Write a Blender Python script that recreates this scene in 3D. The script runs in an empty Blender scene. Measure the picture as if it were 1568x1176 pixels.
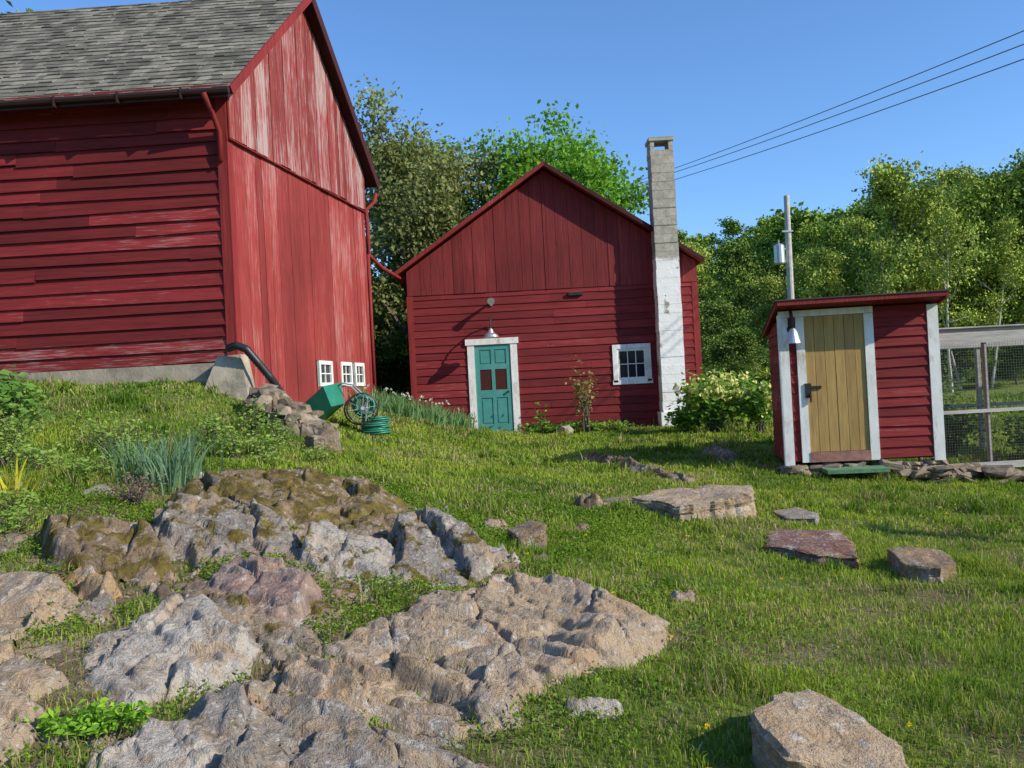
import bpy, bmesh, math, random
import numpy as np
from mathutils import Vector, Matrix
rng=np.random.default_rng(7); random.seed(7)
S=bpy.context.scene
# ------------------------------------------------------------------ noise
def h2(ix,iy,s):
    n=(ix.astype(np.int64)*374761393+iy.astype(np.int64)*668265263+s*144269504)&0xffffffff
    n=((n^(n>>13))*1274126177)&0xffffffff
    n=((n^(n>>15))*2246822519)&0xffffffff
    return ((n^(n>>16))&0xffff)/65535.0
def vn(x,y,s):
    xi=np.floor(x);yi=np.floor(y);fx=x-xi;fy=y-yi
    fx=fx*fx*(3-2*fx);fy=fy*fy*(3-2*fy)
    a=h2(xi,yi,s);b=h2(xi+1,yi,s);c=h2(xi,yi+1,s);d=h2(xi+1,yi+1,s)
    return (a*(1-fx)+b*fx)*(1-fy)+(c*(1-fx)+d*fx)*fy-.5
def fbm(x,y,f,o,s):
    t=0;a=1.
    for i in range(o):
        t=t+a*vn(x*f+i*17.3,y*f-i*9.1,s+i);a*=.5;f*=2.03
    return t
def worley(x,y,f,s):
    x=x*f;y=y*f;xi=np.floor(x);yi=np.floor(y)
    best=np.full(x.shape,9.);sec=np.full(x.shape,9.);dx=np.zeros_like(x);dy=np.zeros_like(x);ident=np.zeros_like(x)
    for i in(-1,0,1):
        for j in(-1,0,1):
            cx=xi+i+h2(xi+i,yi+j,s);cy=yi+j+h2(xi+i,yi+j,s+5)
            ex=x-cx;ey=y-cy;d=ex*ex+ey*ey
            m=d<best
            sec=np.where(m,best,np.minimum(sec,d))
            dx=np.where(m,ex,dx);dy=np.where(m,ey,dy);ident=np.where(m,h2(xi+i,yi+j,s+9),ident);best=np.where(m,d,best)
    return dx/f,dy/f,ident,(np.sqrt(sec)-np.sqrt(best))/f
def sstep(a,b,x):
    t=np.clip((x-a)/(b-a),0,1);return t*t*(3-2*t)
# ------------------------------------------------------------------ terrain
CP=np.array([(0,0,0),(-3,0,.15),(3,0,-.1),(0,-5,-.2),(-6,-3,.2),(6,-3,-.3),(-8,4,.9),(-2.05,3.3,.26),(1.95,3.4,0),(0,3.6,.02),(2.36,6.2,.05),(3.5,6,.03),(6,6,-.05),(4.6,10,.08),
(3.7,11.6,.27),(5.8,11.2,.06),(4.4,14,.4),(6.5,11,-.02),(7.2,12.5,-.04),(12,12,-.1),(1.6,9,.28),(1.17,14,.47),(-.4,19.6,.64),(3.7,19.6,.6),(1.6,17,.55),(-2.5,19.5,1.05),(-2.2,18,1.17),(-1.08,16,.82),
(-2.8,11,1.08),(-3.3,13,1.35),(-3.0,18.6,1.45),(-3.7,14.3,1.45),(-4.5,12.7,1.93),(-5.7,12.8,1.99),(-7.8,13,2.12),(-12,13,2.3),(-4.7,9,1.12),(-5.7,11,1.5),(-8,9,1.45),(-2.8,7.5,.85),(-2.5,8.5,.96),
(-2.93,5.5,.49),(-.95,6.3,.44),(-.39,5,.285),(-1.73,4.5,.32),(.29,4.2,.14),(-.88,8,.54),(-.06,10,.53),(-8,20,2.3),(-12,25,2.0),(0,26,.6),(8,20,.4),(15,25,.3),(20,12,-.2),(-15,5,1.2),(-1,13,.7)],float)
def tps_fit(P):
    n=len(P);d=np.hypot(P[:,None,0]-P[None,:,0],P[:,None,1]-P[None,:,1])
    K=np.where(d>0,d*d*np.log(d+1e-12),0)+np.eye(n)*0.3
    A=np.zeros((n+3,n+3));A[:n,:n]=K;A[:n,n]=1;A[:n,n+1:]=P[:,:2];A[n,:n]=1;A[n+1:,:n]=P[:,:2].T
    return np.linalg.solve(A,np.r_[P[:,2],0,0,0])
W=tps_fit(CP)
def terr(x,y):
    x=np.asarray(x,float);y=np.asarray(y,float);o=W[-3]+W[-2]*x+W[-1]*y
    for i in range(len(CP)):
        r2=(x-CP[i,0])**2+(y-CP[i,1])**2
        o=o+W[i]*.5*r2*np.log(r2+1e-12)
    d=np.hypot(x,y-8);dc=np.hypot(x,y)
    far=.4+22*sstep(60,230,dc)+6*sstep(45,90,dc)*sstep(10,38,x)+fbm(x,y,.02,3,77)*6*sstep(40,150,dc)+1.2*sstep(15,35,-x)
    w=sstep(17,28,d)
    return np.clip(o,-3,4)*(1-w)+far*w
def ground(x,y):
    x=np.asarray(x,float);y=np.asarray(y,float)
    z=terr(x,y)
    near=1-sstep(9,16,np.hypot(x,y-5))
    roughm=(1-sstep(-.2,1.6,x))*(1-sstep(8,9.5,y))*sstep(1,3,y)
    z=z+near*(.04*fbm(x,y,1.3,3,3))+roughm*.08*fbm(x,y,1.7,3,11)+ .014*near*fbm(x,y,7,2,5)
    return z
def gz(x,y): return float(ground(np.array([x],float),np.array([y],float))[0])
# ------------------------------------------------------------------ mesh helpers
def link(o,parent=None):
    S.collection.objects.link(o)
    if parent: o.parent=parent
    return o
def empty(name,loc=(0,0,0)):
    e=bpy.data.objects.new(name,None);S.collection.objects.link(e);e.empty_display_size=.3;return e
def np_mesh(name,V,F,mats,cols=None,fm=None,smooth=False,extra=None):
    me=bpy.data.meshes.new(name)
    if not isinstance(F,list):F=[F]
    me.vertices.add(len(V));me.vertices.foreach_set("co",np.asarray(V,np.float32).ravel())
    li=np.concatenate([f.ravel() for f in F]).astype(np.int32)
    ls=[];st=0
    for f in F:
        ls.append(st+np.arange(len(f))*f.shape[1]);st+=f.size
    ls=np.concatenate(ls).astype(np.int32)
    me.loops.add(len(li));me.loops.foreach_set("vertex_index",li)
    me.polygons.add(len(ls));me.polygons.foreach_set("loop_start",ls)
    if fm is not None: me.polygons.foreach_set("material_index",np.asarray(fm,np.int32))
    me.update(calc_edges=True)
    me.polygons.foreach_set("use_smooth",np.full(len(ls),smooth))
    for m in mats: me.materials.append(m)
    if cols is not None:
        a=me.color_attributes.new("Col",'FLOAT_COLOR','POINT')
        c=np.ones((len(V),4),np.float32);c[:,:cols.shape[1]]=cols
        a.data.foreach_set("color",c.ravel())
    if extra is not None:
        a=me.attributes.new("moss",'FLOAT','POINT');a.data.foreach_set("value",extra.astype(np.float32))
    me.validate()
    return me
def np_obj(name,*a,parent=None,**k):
    return link(bpy.data.objects.new(name,np_mesh(name,*a,**k)),parent)
class MB:
    def __init__(s): s.v=[];s.f=[];s.m=[]
    def add(s,vs,fs,m=0):
        b=len(s.v);s.v+= [tuple(v) for v in vs];s.f+=[tuple(b+i for i in f) for f in fs];s.m+=[m]*len(fs)
    def hexa(s,p,m=0):
        s.add(p,[(3,2,1,0),(4,5,6,7),(0,1,5,4),(1,2,6,5),(2,3,7,6),(3,0,4,7)],m)
    def box(s,x0,x1,y0,y1,z0,z1,m=0):
        s.hexa([(x0,y0,z0),(x1,y0,z0),(x1,y1,z0),(x0,y1,z0),(x0,y0,z1),(x1,y0,z1),(x1,y1,z1),(x0,y1,z1)],m)
    def fbox(s,O,f,n,s0,s1,z0,z1,o0,o1,m=0):
        O=Vector(O);f=Vector(f);n=Vector(n);P=lambda a,z,o:O+f*a+n*o+Vector((0,0,z))
        s.hexa([P(s0,z0,o1),P(s1,z0,o1),P(s1,z0,o0),P(s0,z0,o0),P(s0,z1,o1),P(s1,z1,o1),P(s1,z1,o0),P(s0,z1,o0)],m)
    def tube(s,pts,rad,k=8,m=0,cap=True):
        pts=[Vector(p) for p in pts]
        if not hasattr(rad,'__len__'):rad=[rad]*len(pts)
        b=len(s.v);up=None
        for i,p in enumerate(pts):
            t=(pts[min(i+1,len(pts)-1)]-pts[max(i-1,0)]).normalized()
            if up is None: up=t.orthogonal().normalized()
            up=(up-t*up.dot(t)).normalized();sd=t.cross(up)
            for j in range(k):
                a=2*math.pi*j/k;s.v.append(tuple(p+(up*math.cos(a)+sd*math.sin(a))*rad[i]))
        for i in range(len(pts)-1):
            for j in range(k):
                s.f.append((b+i*k+j,b+i*k+(j+1)%k,b+(i+1)*k+(j+1)%k,b+(i+1)*k+j));s.m.append(m)
        if cap:
            s.f.append(tuple(b+j for j in range(k))[::-1]);s.m.append(m)
            s.f.append(tuple(b+(len(pts)-1)*k+j for j in range(k)));s.m.append(m)
    def mesh(s,name,mats,smooth=False):
        me=bpy.data.meshes.new(name);me.from_pydata(s.v,[],s.f);me.update()
        for m in mats: me.materials.append(m)
        me.polygons.foreach_set("material_index",s.m)
        me.polygons.foreach_set("use_smooth",[smooth]*len(s.f))
        bm=bmesh.new();bm.from_mesh(me);bmesh.ops.recalc_face_normals(bm,faces=bm.faces);bm.to_mesh(me);bm.free()
        return me
    def obj(s,name,mats,parent=None,smooth=False):
        return link(bpy.data.objects.new(name,s.mesh(name,mats,smooth)),parent)
# ------------------------------------------------------------------ materials
def newmat(name):
    m=bpy.data.materials.new(name);m.use_nodes=True;nt=m.node_tree
    b=nt.nodes["Principled BSDF"];return m,nt,b
def N(nt,t,**k):
    n=nt.nodes.new(t)
    for a,v in k.items(): setattr(n,a,v)
    return n
def math_n(nt,op,a,b=None,c=None,clamp=False):
    n=nt.nodes.new('ShaderNodeMath');n.operation=op;n.use_clamp=clamp
    for i,x in enumerate((a,b,c)):
        if x is None: continue
        if isinstance(x,(int,float)): n.inputs[i].default_value=x
        else: nt.links.new(x,n.inputs[i])
    return n.outputs[0]
def mixc(nt,fac,a,b,blend='MIX'):
    n=nt.nodes.new('ShaderNodeMix');n.data_type='RGBA';n.blend_type=blend
    def put(sock,x):
        if isinstance(x,(tuple,list)): sock.default_value=(*x[:3],1)
        elif isinstance(x,(int,float)): sock.default_value=x
        else: nt.links.new(x,sock)
    put(n.inputs[0],fac);put(n.inputs[6],a);put(n.inputs[7],b)
    return n.outputs[2]
def maprange(nt,x,a,b,c=0.,d=1.):
    n=nt.nodes.new('ShaderNodeMapRange');nt.links.new(x,n.inputs[0])
    for i,v in enumerate((a,b,c,d)): n.inputs[i+1].default_value=v
    return n.outputs[0]
def noise(nt,scale,detail=5,rough=.6,stretch=None,off=None):
    tc=N(nt,'ShaderNodeTexCoord');n=N(nt,'ShaderNodeTexNoise')
    n.inputs['Scale'].default_value=scale;n.inputs['Detail'].default_value=min(detail,6);n.inputs['Roughness'].default_value=rough
    mp=N(nt,'ShaderNodeMapping');nt.links.new(tc.outputs['Object'],mp.inputs[0])
    if stretch: mp.inputs['Scale'].default_value=stretch
    if off: mp.inputs['Location'].default_value=off
    nt.links.new(mp.outputs[0],n.inputs['Vector'])
    return n.outputs['Fac']
def bump(nt,b,h,strength=.5,dist=.01):
    n=N(nt,'ShaderNodeBump');n.inputs['Strength'].default_value=strength;n.inputs['Distance'].default_value=dist
    nt.links.new(h,n.inputs['Height']);nt.links.new(n.outputs[0],b.inputs['Normal'])
def simple(name,c,rough=.6,metal=0,var=.15,scale=6,bmp=.2,spec=.3,island=0.,stretch=None,stain=None):
    m,nt,b=newmat(name)
    f=noise(nt,scale,6,.6,stretch)
    k=maprange(nt,f,.3,.7,1-var,1+var)
    if island:
        g=N(nt,'ShaderNodeNewGeometry');k=math_n(nt,'MULTIPLY',k,maprange(nt,g.outputs['Random Per Island'],0,1,1-island,1+island))
    cc=N(nt,'ShaderNodeCombineColor')
    for i in range(3): nt.links.new(k,cc.inputs[i])
    col=mixc(nt,1.,c,cc.outputs[0],'MULTIPLY')
    if stain: col=mixc(nt,maprange(nt,noise(nt,scale*.7,7,.7,stretch,(3,3,3)),.52,.68,0,stain[1]),col,stain[0])
    nt.links.new(col,b.inputs['Base Color'])
    b.inputs['Roughness'].default_value=rough;b.inputs['Metallic'].default_value=metal
    b.inputs['Specular IOR Level'].default_value=spec
    if bmp: bump(nt,b,noise(nt,scale*6,4,.6,stretch),bmp,.01)
    return m
def red_wood(name,red,worn,amount,grain,zw=None,island=.22,dark=(.03,.012,.01),wmax=.85,grime=.65):
    m,nt,b=newmat(name)
    st={'v':(9,9,.55),'x':(.7,.7,13)}[grain];st2={'v':(22,22,.9),'x':(1.2,1.2,30)}[grain]
    g=N(nt,'ShaderNodeNewGeometry');isl=g.outputs['Random Per Island']
    n1=noise(nt,1.6,7,.65,st);n2=noise(nt,3.5,8,.7,st,(3,8,2));big=noise(nt,.55,4,.55,(1,1,1),(9,1,4));fine=noise(nt,2.,5,.7,st2,(7,7,7))
    k=maprange(nt,n1,.25,.75,.68,1.22)
    k=math_n(nt,'MULTIPLY',k,maprange(nt,fine,.3,.7,.82,1.16))
    k=math_n(nt,'MULTIPLY',k,maprange(nt,isl,0,1,1-island,1+island))
    k=math_n(nt,'MULTIPLY',k,maprange(nt,big,.3,.7,.80,1.16))
    cc=N(nt,'ShaderNodeCombineColor')
    for i in range(3): nt.links.new(k,cc.inputs[i])
    col=mixc(nt,1.,red,cc.outputs[0],'MULTIPLY')
    w=math_n(nt,'ADD',n2,math_n(nt,'MULTIPLY',math_n(nt,'SUBTRACT',isl,.5),.2))
    w=math_n(nt,'ADD',w,math_n(nt,'MULTIPLY',math_n(nt,'SUBTRACT',big,.5),.5))
    w=math_n(nt,'ADD',w,math_n(nt,'MULTIPLY',math_n(nt,'SUBTRACT',fine,.5),.35))
    if zw:
        sp=N(nt,'ShaderNodeSeparateXYZ');tc=N(nt,'ShaderNodeTexCoord');nt.links.new(tc.outputs['Object'],sp.inputs[0])
        w=math_n(nt,'ADD',w,maprange(nt,sp.outputs[2],zw[0],zw[1],zw[2],0.))
    wf=maprange(nt,w,.70-amount,.84-amount,0,wmax)
    col=mixc(nt,wf,col,worn)
    dk=maprange(nt,noise(nt,5,6,.7,st,(1,5,9)),.58,.70,0,grime)
    col=mixc(nt,dk,col,dark)
    nt.links.new(col,b.inputs['Base Color'])
    b.inputs['Roughness'].default_value=.75;b.inputs['Specular IOR Level'].default_value=.25
    bump(nt,b,math_n(nt,'ADD',n2,math_n(nt,'MULTIPLY',wf,-.3)),.7,.014)
    return m
def leaf_mat(name,tr=.35):
    m,nt,b=newmat(name)
    a=N(nt,'ShaderNodeAttribute');a.attribute_name="Col"
    if tr<=0:
        oi=N(nt,'ShaderNodeObjectInfo');k=maprange(nt,oi.outputs['Random'],0,1,.6,1.35)
        cc=N(nt,'ShaderNodeCombineColor');nt.links.new(k,cc.inputs[0]);nt.links.new(maprange(nt,oi.outputs['Random'],0,1,.72,1.2),cc.inputs[1]);nt.links.new(k,cc.inputs[2])
        d=N(nt,'ShaderNodeBsdfDiffuse');nt.links.new(mixc(nt,1.,a.outputs[0],cc.outputs[0],'MULTIPLY'),d.inputs[0])
        nt.links.new(d.outputs[0],nt.nodes['Material Output'].inputs[0]);return m
    d=N(nt,'ShaderNodeBsdfDiffuse');nt.links.new(a.outputs[0],d.inputs[0])
    t=N(nt,'ShaderNodeBsdfTranslucent');nt.links.new(mixc(nt,1.,a.outputs[0],(1.25,1.2,.6),'MULTIPLY'),t.inputs[0])
    mx=N(nt,'ShaderNodeMixShader');mx.inputs[0].default_value=tr
    nt.links.new(d.outputs[0],mx.inputs[1]);nt.links.new(t.outputs[0],mx.inputs[2])
    nt.links.new(mx.outputs[0],nt.nodes['Material Output'].inputs[0]);return m
M_leaf=leaf_mat("foliage");M_grass=leaf_mat("grass_blades",.3);M_far=leaf_mat("forest_foliage",0)
M_bark=simple("bark",(.13,.105,.08),.9,var=.35,scale=9,bmp=.8,stretch=(1,1,.25))
M_birch=simple("pale_bark",(.5,.48,.42),.8,var=.3,scale=7,bmp=.4)
M_clapL=red_wood("left_barn_clapboard_paint",(.21,.021,.021),(.38,.24,.22),.02,'x',zw=(2.1,3.3,.18),island=.42,wmax=.8)
M_gabL=red_wood("left_barn_gable_boards",(.31,.044,.038),(.40,.29,.26),.11,'v',island=.26,wmax=.62)
M_gabU=red_wood("left_barn_upper_boards",(.31,.054,.046),(.44,.37,.34),.20,'v',island=.28,wmax=.8)
M_clapM=red_wood("clapboard_paint",(.21,.022,.023),(.33,.17,.15),.03,'x',island=.22,wmax=.6)
M_vertM=red_wood("gable_board_paint",(.21,.028,.027),(.33,.17,.15),.02,'v',island=.17,wmax=.55)
M_trimR=red_wood("red_trim",(.26,.028,.025),(.4,.2,.17),-.0,'v',island=.08)
M_rake=simple("rake_board_shade",(.055,.012,.012),.8,var=.2)  # maroon carries the shade of the right rake and roof underside in its colour
M_dark=simple("dark_backing",(.02,.01,.008),.9)
M_white=simple("white_paint",(.80,.78,.72),.6,var=.1,scale=9,bmp=.3,stretch=(1,1,.4),stain=((.42,.37,.3),.7))
M_teal=simple("teal_paint",(.07,.28,.24),.5,var=.12,scale=5,bmp=.15,stain=((.14,.33,.29),.6))
M_tan=simple("tan_door_paint",(.42,.26,.085),.6,var=.18,scale=5,bmp=.4,stretch=(4,4,.4),island=.14,stain=((.25,.15,.06),.6))
M_shingle=simple("weathered_shingle",(.19,.17,.13),.9,var=.35,scale=2.2,bmp=.7,island=.42,stain=((.07,.075,.045),.75))
M_shingle2=simple("old_roofing",(.09,.075,.07),.9,var=.25,scale=6)
M_conc=simple("old_concrete",(.38,.32,.235),.9,var=.3,scale=3,bmp=.9,stain=((.13,.10,.065),.85))
M_metal=simple("galvanised",(.55,.56,.55),.4,.7,.1,8,.1,.5)
M_iron=simple("dark_iron",(.05,.045,.04),.5,.5,.2,12,.2)
M_blackpipe=simple("black_corrugated_pipe",(.018,.018,.02),.45,var=.2,scale=8,bmp=.1,spec=.5)
M_stone=simple("field_stone",(.21,.16,.11),.9,var=.45,scale=6,bmp=1.,island=.5,stain=((.36,.32,.26),.6))
M_wood=simple("grey_weathered_wood",(.40,.38,.34),.85,var=.25,scale=4,bmp=.6,stretch=(.6,.6,6),island=.1)
M_wire=simple("wire",(.12,.12,.12),.5,.6)
M_greenp=simple("green_plastic",(.02,.20,.12),.4,var=.15,bmp=.05,spec=.5,stain=((.12,.2,.12),.4))
M_mat=simple("green_step",(.12,.24,.12),.85,var=.3,scale=12,bmp=.5)
mg,nt,b=newmat("dark_glass");b.inputs['Base Color'].default_value=(.02,.025,.03,1);b.inputs['Roughness'].default_value=.06;b.inputs['Specular IOR Level'].default_value=.6
bump(nt,b,noise(nt,3,2),.08,.02);M_glass=mg
mg,nt,b=newmat("door_glass");b.inputs['Base Color'].default_value=(.07,.02,.018,1);b.inputs['Roughness'].default_value=.1;M_dglass=mg  # brownish red reflection is put into the pane colour
M_chim,nt,b=newmat("chimney_block_and_whitewash")
tc=N(nt,'ShaderNodeTexCoord');sp=N(nt,'ShaderNodeSeparateXYZ');nt.links.new(tc.outputs['Object'],sp.inputs[0])
nz=noise(nt,2.4,6,.6);zz=math_n(nt,'ADD',sp.outputs[2],math_n(nt,'MULTIPLY',math_n(nt,'SUBTRACT',nz,.5),.25))
grey=mixc(nt,maprange(nt,noise(nt,7,6,.7),.35,.65),(.31,.28,.21),(.50,.46,.37))
row=math_n(nt,'FRACT',math_n(nt,'MULTIPLY',sp.outputs[2],5.0))
grey=mixc(nt,maprange(nt,row,.0,.1,.7,0),grey,(.13,.12,.10))
whi=mixc(nt,maprange(nt,noise(nt,5,6,.7),.5,.85),(.90,.88,.82),(.66,.62,.54))
wm=maprange(nt,zz,4.42,4.5,1,0)
patch=maprange(nt,noise(nt,1.9,5,.6,(1,1,.8),(2.3,0,7.7)),.60,.62,0,1)
col=mixc(nt,math_n(nt,'MULTIPLY',wm,math_n(nt,'SUBTRACT',1.,patch)),grey,whi)
nt.links.new(col,b.inputs['Base Color']);b.inputs['Roughness'].default_value=.9
bump(nt,b,math_n(nt,'ADD',noise(nt,14,6,.7),math_n(nt,'MULTIPLY',wm,.3)),.6,.015)
M_ground,nt,b=newmat("ground_soil_and_turf")
a=N(nt,'ShaderNodeAttribute');a.attribute_name="Col"
g1=mixc(nt,maprange(nt,noise(nt,1.3,6,.6),.35,.65),(.13,.20,.035),(.22,.29,.055))
g1=mixc(nt,maprange(nt,noise(nt,9,6,.7),.48,.68,0,.7),g1,(.26,.21,.10))
d1=mixc(nt,maprange(nt,noise(nt,4,8,.7),.35,.65),(.15,.10,.06),(.32,.235,.145))
d1=mixc(nt,maprange(nt,noise(nt,40,4,.7),.5,.68,0,.7),d1,(.42,.34,.23))
nt.links.new(mixc(nt,a.outputs[0],g1,d1),b.inputs['Base Color']);b.inputs['Roughness'].default_value=.95;b.inputs['Specular IOR Level'].default_value=.1
bump(nt,b,math_n(nt,'ADD',noise(nt,25,6,.7),noise(nt,90,3,.7)),1.,.03)
M_rock,nt,b=newmat("outcrop_rock")
a=N(nt,'ShaderNodeAttribute');a.attribute_name="Col";mo=N(nt,'ShaderNodeAttribute');mo.attribute_name="moss"
n1=noise(nt,2.6,6,.65);n2=noise(nt,17,6,.72);n3=noise(nt,6,6,.8,None,(5,2,8));n4=noise(nt,4.2,6,.7,None,(1,7,3))
col=mixc(nt,maprange(nt,n1,.45,.66,0,.5),a.outputs[0],(.36,.32,.28))
col=mixc(nt,maprange(nt,n4,.5,.62,0,.6),col,(.52,.33,.17))
col=mixc(nt,maprange(nt,n3,.56,.62,0,.75),col,(.68,.64,.56))
col=mixc(nt,maprange(nt,n2,.52,.64,0,.6),col,(.14,.11,.08))
col=mixc(nt,maprange(nt,noise(nt,1.7,6,.75,None,(8,3,3)),.55,.66,0,.6),col,(.15,.12,.09))
v=N(nt,'ShaderNodeTexVoronoi');v.inputs['Scale'].default_value=26;tcv=N(nt,'ShaderNodeTexCoord');nt.links.new(tcv.outputs['Object'],v.inputs['Vector'])
col=mixc(nt,math_n(nt,'MULTIPLY',maprange(nt,v.outputs['Distance'],.2,.3,.6,0),maprange(nt,n1,.45,.55)),col,(.66,.65,.59))
mf=math_n(nt,'ADD',mo.outputs['Fac'],math_n(nt,'MULTIPLY',math_n(nt,'SUBTRACT',noise(nt,5,6,.7,None,(4,4,1)),.5),2.6))
mcol=mixc(nt,maprange(nt,noise(nt,8,6,.7),.35,.65),(.10,.07,.025),(.27,.20,.045))
col=mixc(nt,maprange(nt,mf,.45,.60,0,1),col,mcol)
nt.links.new(col,b.inputs['Base Color']);b.inputs['Roughness'].default_value=.9;b.inputs['Specular IOR Level'].default_value=.2
hb=math_n(nt,'ADD',math_n(nt,'ADD',n2,math_n(nt,'MULTIPLY',n3,1.5)),math_n(nt,'MULTIPLY',noise(nt,60,4,.7),.5))
bump(nt,b,hb,1.,.04)
# ------------------------------------------------------------------ camera / light / sky
cam=bpy.data.cameras.new("camera");co=bpy.data.objects.new("camera",cam);S.collection.objects.link(co);S.camera=co
cam.sensor_width=36;cam.lens=30.17;cam.clip_end=2000;cam.clip_start=.05
r=math.radians(3);p=math.radians(.5)
F_=Vector((0,math.cos(p),math.sin(p)));R_=Vector((math.cos(r),0,-math.sin(r)));U_=R_.cross(F_).normalized();R_=F_.cross(U_).normalized()
mw=Matrix(((R_.x,U_.x,-F_.x,0),(R_.y,U_.y,-F_.y,0),(R_.z,U_.z,-F_.z,1.6),(0,0,0,1)));co.matrix_world=mw
sd=Vector((3,-1.5,1.95)).normalized()
sun=bpy.data.lights.new("sun",'SUN');so=bpy.data.objects.new("sun",sun);S.collection.objects.link(so)
sun.energy=5.0;sun.angle=math.radians(.5);sun.color=(1,.93,.80);so.rotation_euler=sd.to_track_quat('Z','Y').to_euler();so.location=(20,-8,20)
w=bpy.data.worlds.new("World");S.world=w;w.use_nodes=True;nt=w.node_tree
sk=N(nt,'ShaderNodeTexSky',sky_type='NISHITA');sk.sun_disc=False;sk.sun_elevation=math.asin(sd.z);sk.sun_rotation=math.atan2(sd.x,sd.y)
sk.air_density=1.0;sk.dust_density=.3;sk.ozone_density=3.0;sk.altitude=100
nt.links.new(mixc(nt,1.,sk.outputs[0],(1.0,1.33,1.68),'MULTIPLY'),nt.nodes['Background'].inputs[0]);nt.nodes['Background'].inputs[1].default_value=.128
S.view_settings.view_transform='Standard';S.view_settings.look='None';S.view_settings.exposure=0
# ------------------------------------------------------------------ rock field
T_tan=(.58,.42,.265);T_gry=(.38,.32,.255);T_pink=(.46,.30,.23);T_brn=(.31,.21,.125);T_red=(.29,.135,.10);T_wht=(.62,.54,.44);T_yel=(.6,.36,.14)
ROCKS=[ # poly,h,tx,ty,steep,tint,moss
([(-.95,4.85),(-.65,5.28),(-.18,5.72),(.26,5.6),(.64,5.34),(.87,5.07),(.78,4.79),(.48,4.38),(.16,4.14),(-.06,3.89),(-.32,3.80),(-.64,3.87),(-.93,3.86),(-1.2,3.93),(-1.32,4.2),(-1.05,4.62)],.08,.0,.07,1.2,T_tan,.0),
([(-1.6,3.77),(-1.17,3.97),(-.78,3.93),(-.61,3.80),(-.15,3.69),(-.1,3.2),(-.88,3.1),(-1.41,3.3)],.05,0,.03,1.4,T_gry,.15),
([(-2.28,4.47),(-2.14,4.85),(-2.01,5.0),(-1.79,4.95),(-1.52,4.65),(-1.36,4.44),(-1.40,4.13),(-1.64,4.05),(-1.79,3.86),(-2.08,3.97)],.065,.0,.05,1.6,T_wht,.0),
([(-2.43,3.94),(-2.20,3.85),(-2.01,3.56),(-2.09,3.2),(-2.6,3.3)],.06,0,0,1.5,T_tan,.1),
([(-1.75,3.3),(-1.62,3.6),(-1.35,3.55),(-1.2,3.35),(-1.3,3.1)],.07,0,.1,1.6,T_wht,0),
([(-3.5,5.45),(-3.20,5.65),(-2.70,5.28),(-2.5,4.95),(-2.85,4.6),(-3.6,4.8)],.04,0,.05,1.2,T_tan,.0),
([(-2.98,7.63),(-2.64,7.95),(-2.16,8.3),(-1.63,8.4),(-1.16,8.2),(-.90,7.9),(-1.15,7.3),(-1.5,6.9),(-1.90,6.7),(-2.28,6.72),(-2.6,6.85),(-2.95,7.1)],.12,-.03,-.02,.9,T_brn,.58),
([(-2.95,6.77),(-2.47,6.98),(-1.86,6.75),(-1.55,6.35),(-1.83,6.0),(-2.05,5.85),(-2.61,6.2)],.11,0,.12,2.6,T_gry,.42),
([(-1.97,5.98),(-1.63,5.8),(-1.22,5.35),(-1.25,4.85),(-1.41,4.72),(-1.75,5.0),(-2.0,5.42)],.12,.16,.10,2.6,T_pink,.0),
([(-2.3,5.6),(-2.0,5.8),(-1.75,5.2),(-1.5,4.75),(-1.7,4.8),(-2.2,5.15)],.06,.1,.0,2.4,T_brn,.3),
([(-3.55,6.32),(-3.02,6.38),(-2.60,6.2),(-2.30,5.8),(-2.43,5.5),(-2.66,5.55),(-3.1,5.8)],.12,-.05,.12,2.6,T_brn,.5),
([(-3.04,5.71),(-2.89,5.67),(-2.52,5.32),(-2.55,5.15)],.10,.45,.0,2.5,T_yel,.0),
([(-1.66,6.43),(-1.42,6.55),(-1.07,6.4),(-.80,6.05),(-.83,5.6),(-1.12,5.65),(-1.48,5.9)],.13,-.05,.18,2.8,T_wht,.32),
([(-1.10,6.57),(-.79,6.8),(-.40,6.65),(-.16,6.3),(-.20,5.98),(-.48,5.75),(-.72,5.66),(-.93,6.0)],.11,.05,.16,2.6,T_gry,.42),
([(-.35,6.7),(-.14,6.7),(-.02,6.25),(-.23,6.15)],.08,.2,.05,2.4,T_wht,0),
([(-1.5,7.05),(-1.0,7.3),(-.5,7.0),(-.8,6.65),(-1.4,6.65)],.06,0,.08,1.6,T_brn,.5),
([(.85,13.6),(1.3,13.6),(1.9,12.0),(2.35,10.95),(2.14,10.6),(1.76,11.5),(1.12,12.9)],.09,0,.02,1,T_brn,.4),
([(3.0,14.2),(3.5,14.2),(3.38,12.8),(3.0,12.8)],.12,0,0,1,T_brn,.35),
([(.60,8.95),(1.0,9.1),(1.15,8.9),(.8,8.7)],.05,0,0,2,T_brn,.3),
([(.96,5.82),(1.15,5.80),(1.15,5.56),(.95,5.52)],.04,.1,.1,2,T_pink,0)]
def rockpoly(cx,cy,rr,k=6):
    a=np.sort(rng.uniform(0,6.283,k));return [(cx+rr*math.cos(t)*rng.uniform(.7,1.2),cy+rr*math.sin(t)*rng.uniform(.6,1)) for t in a]
for i in range(150):
    x=rng.uniform(-3.7,.6);y=rng.uniform(3.2,8.3)
    if x>-.6 and rng.random()<.6: continue
    rr=rng.uniform(.04,.12)*(1 if rng.random()<.75 else 1.7)
    tint=[T_tan,T_gry,T_brn,T_wht,T_pink][rng.integers(5)]
    ROCKS.append((rockpoly(x,y,rr),rr*.3+.01,rng.uniform(-.2,.2),rng.uniform(-.1,.2),2,tint,rng.uniform(0,.45)))
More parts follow.
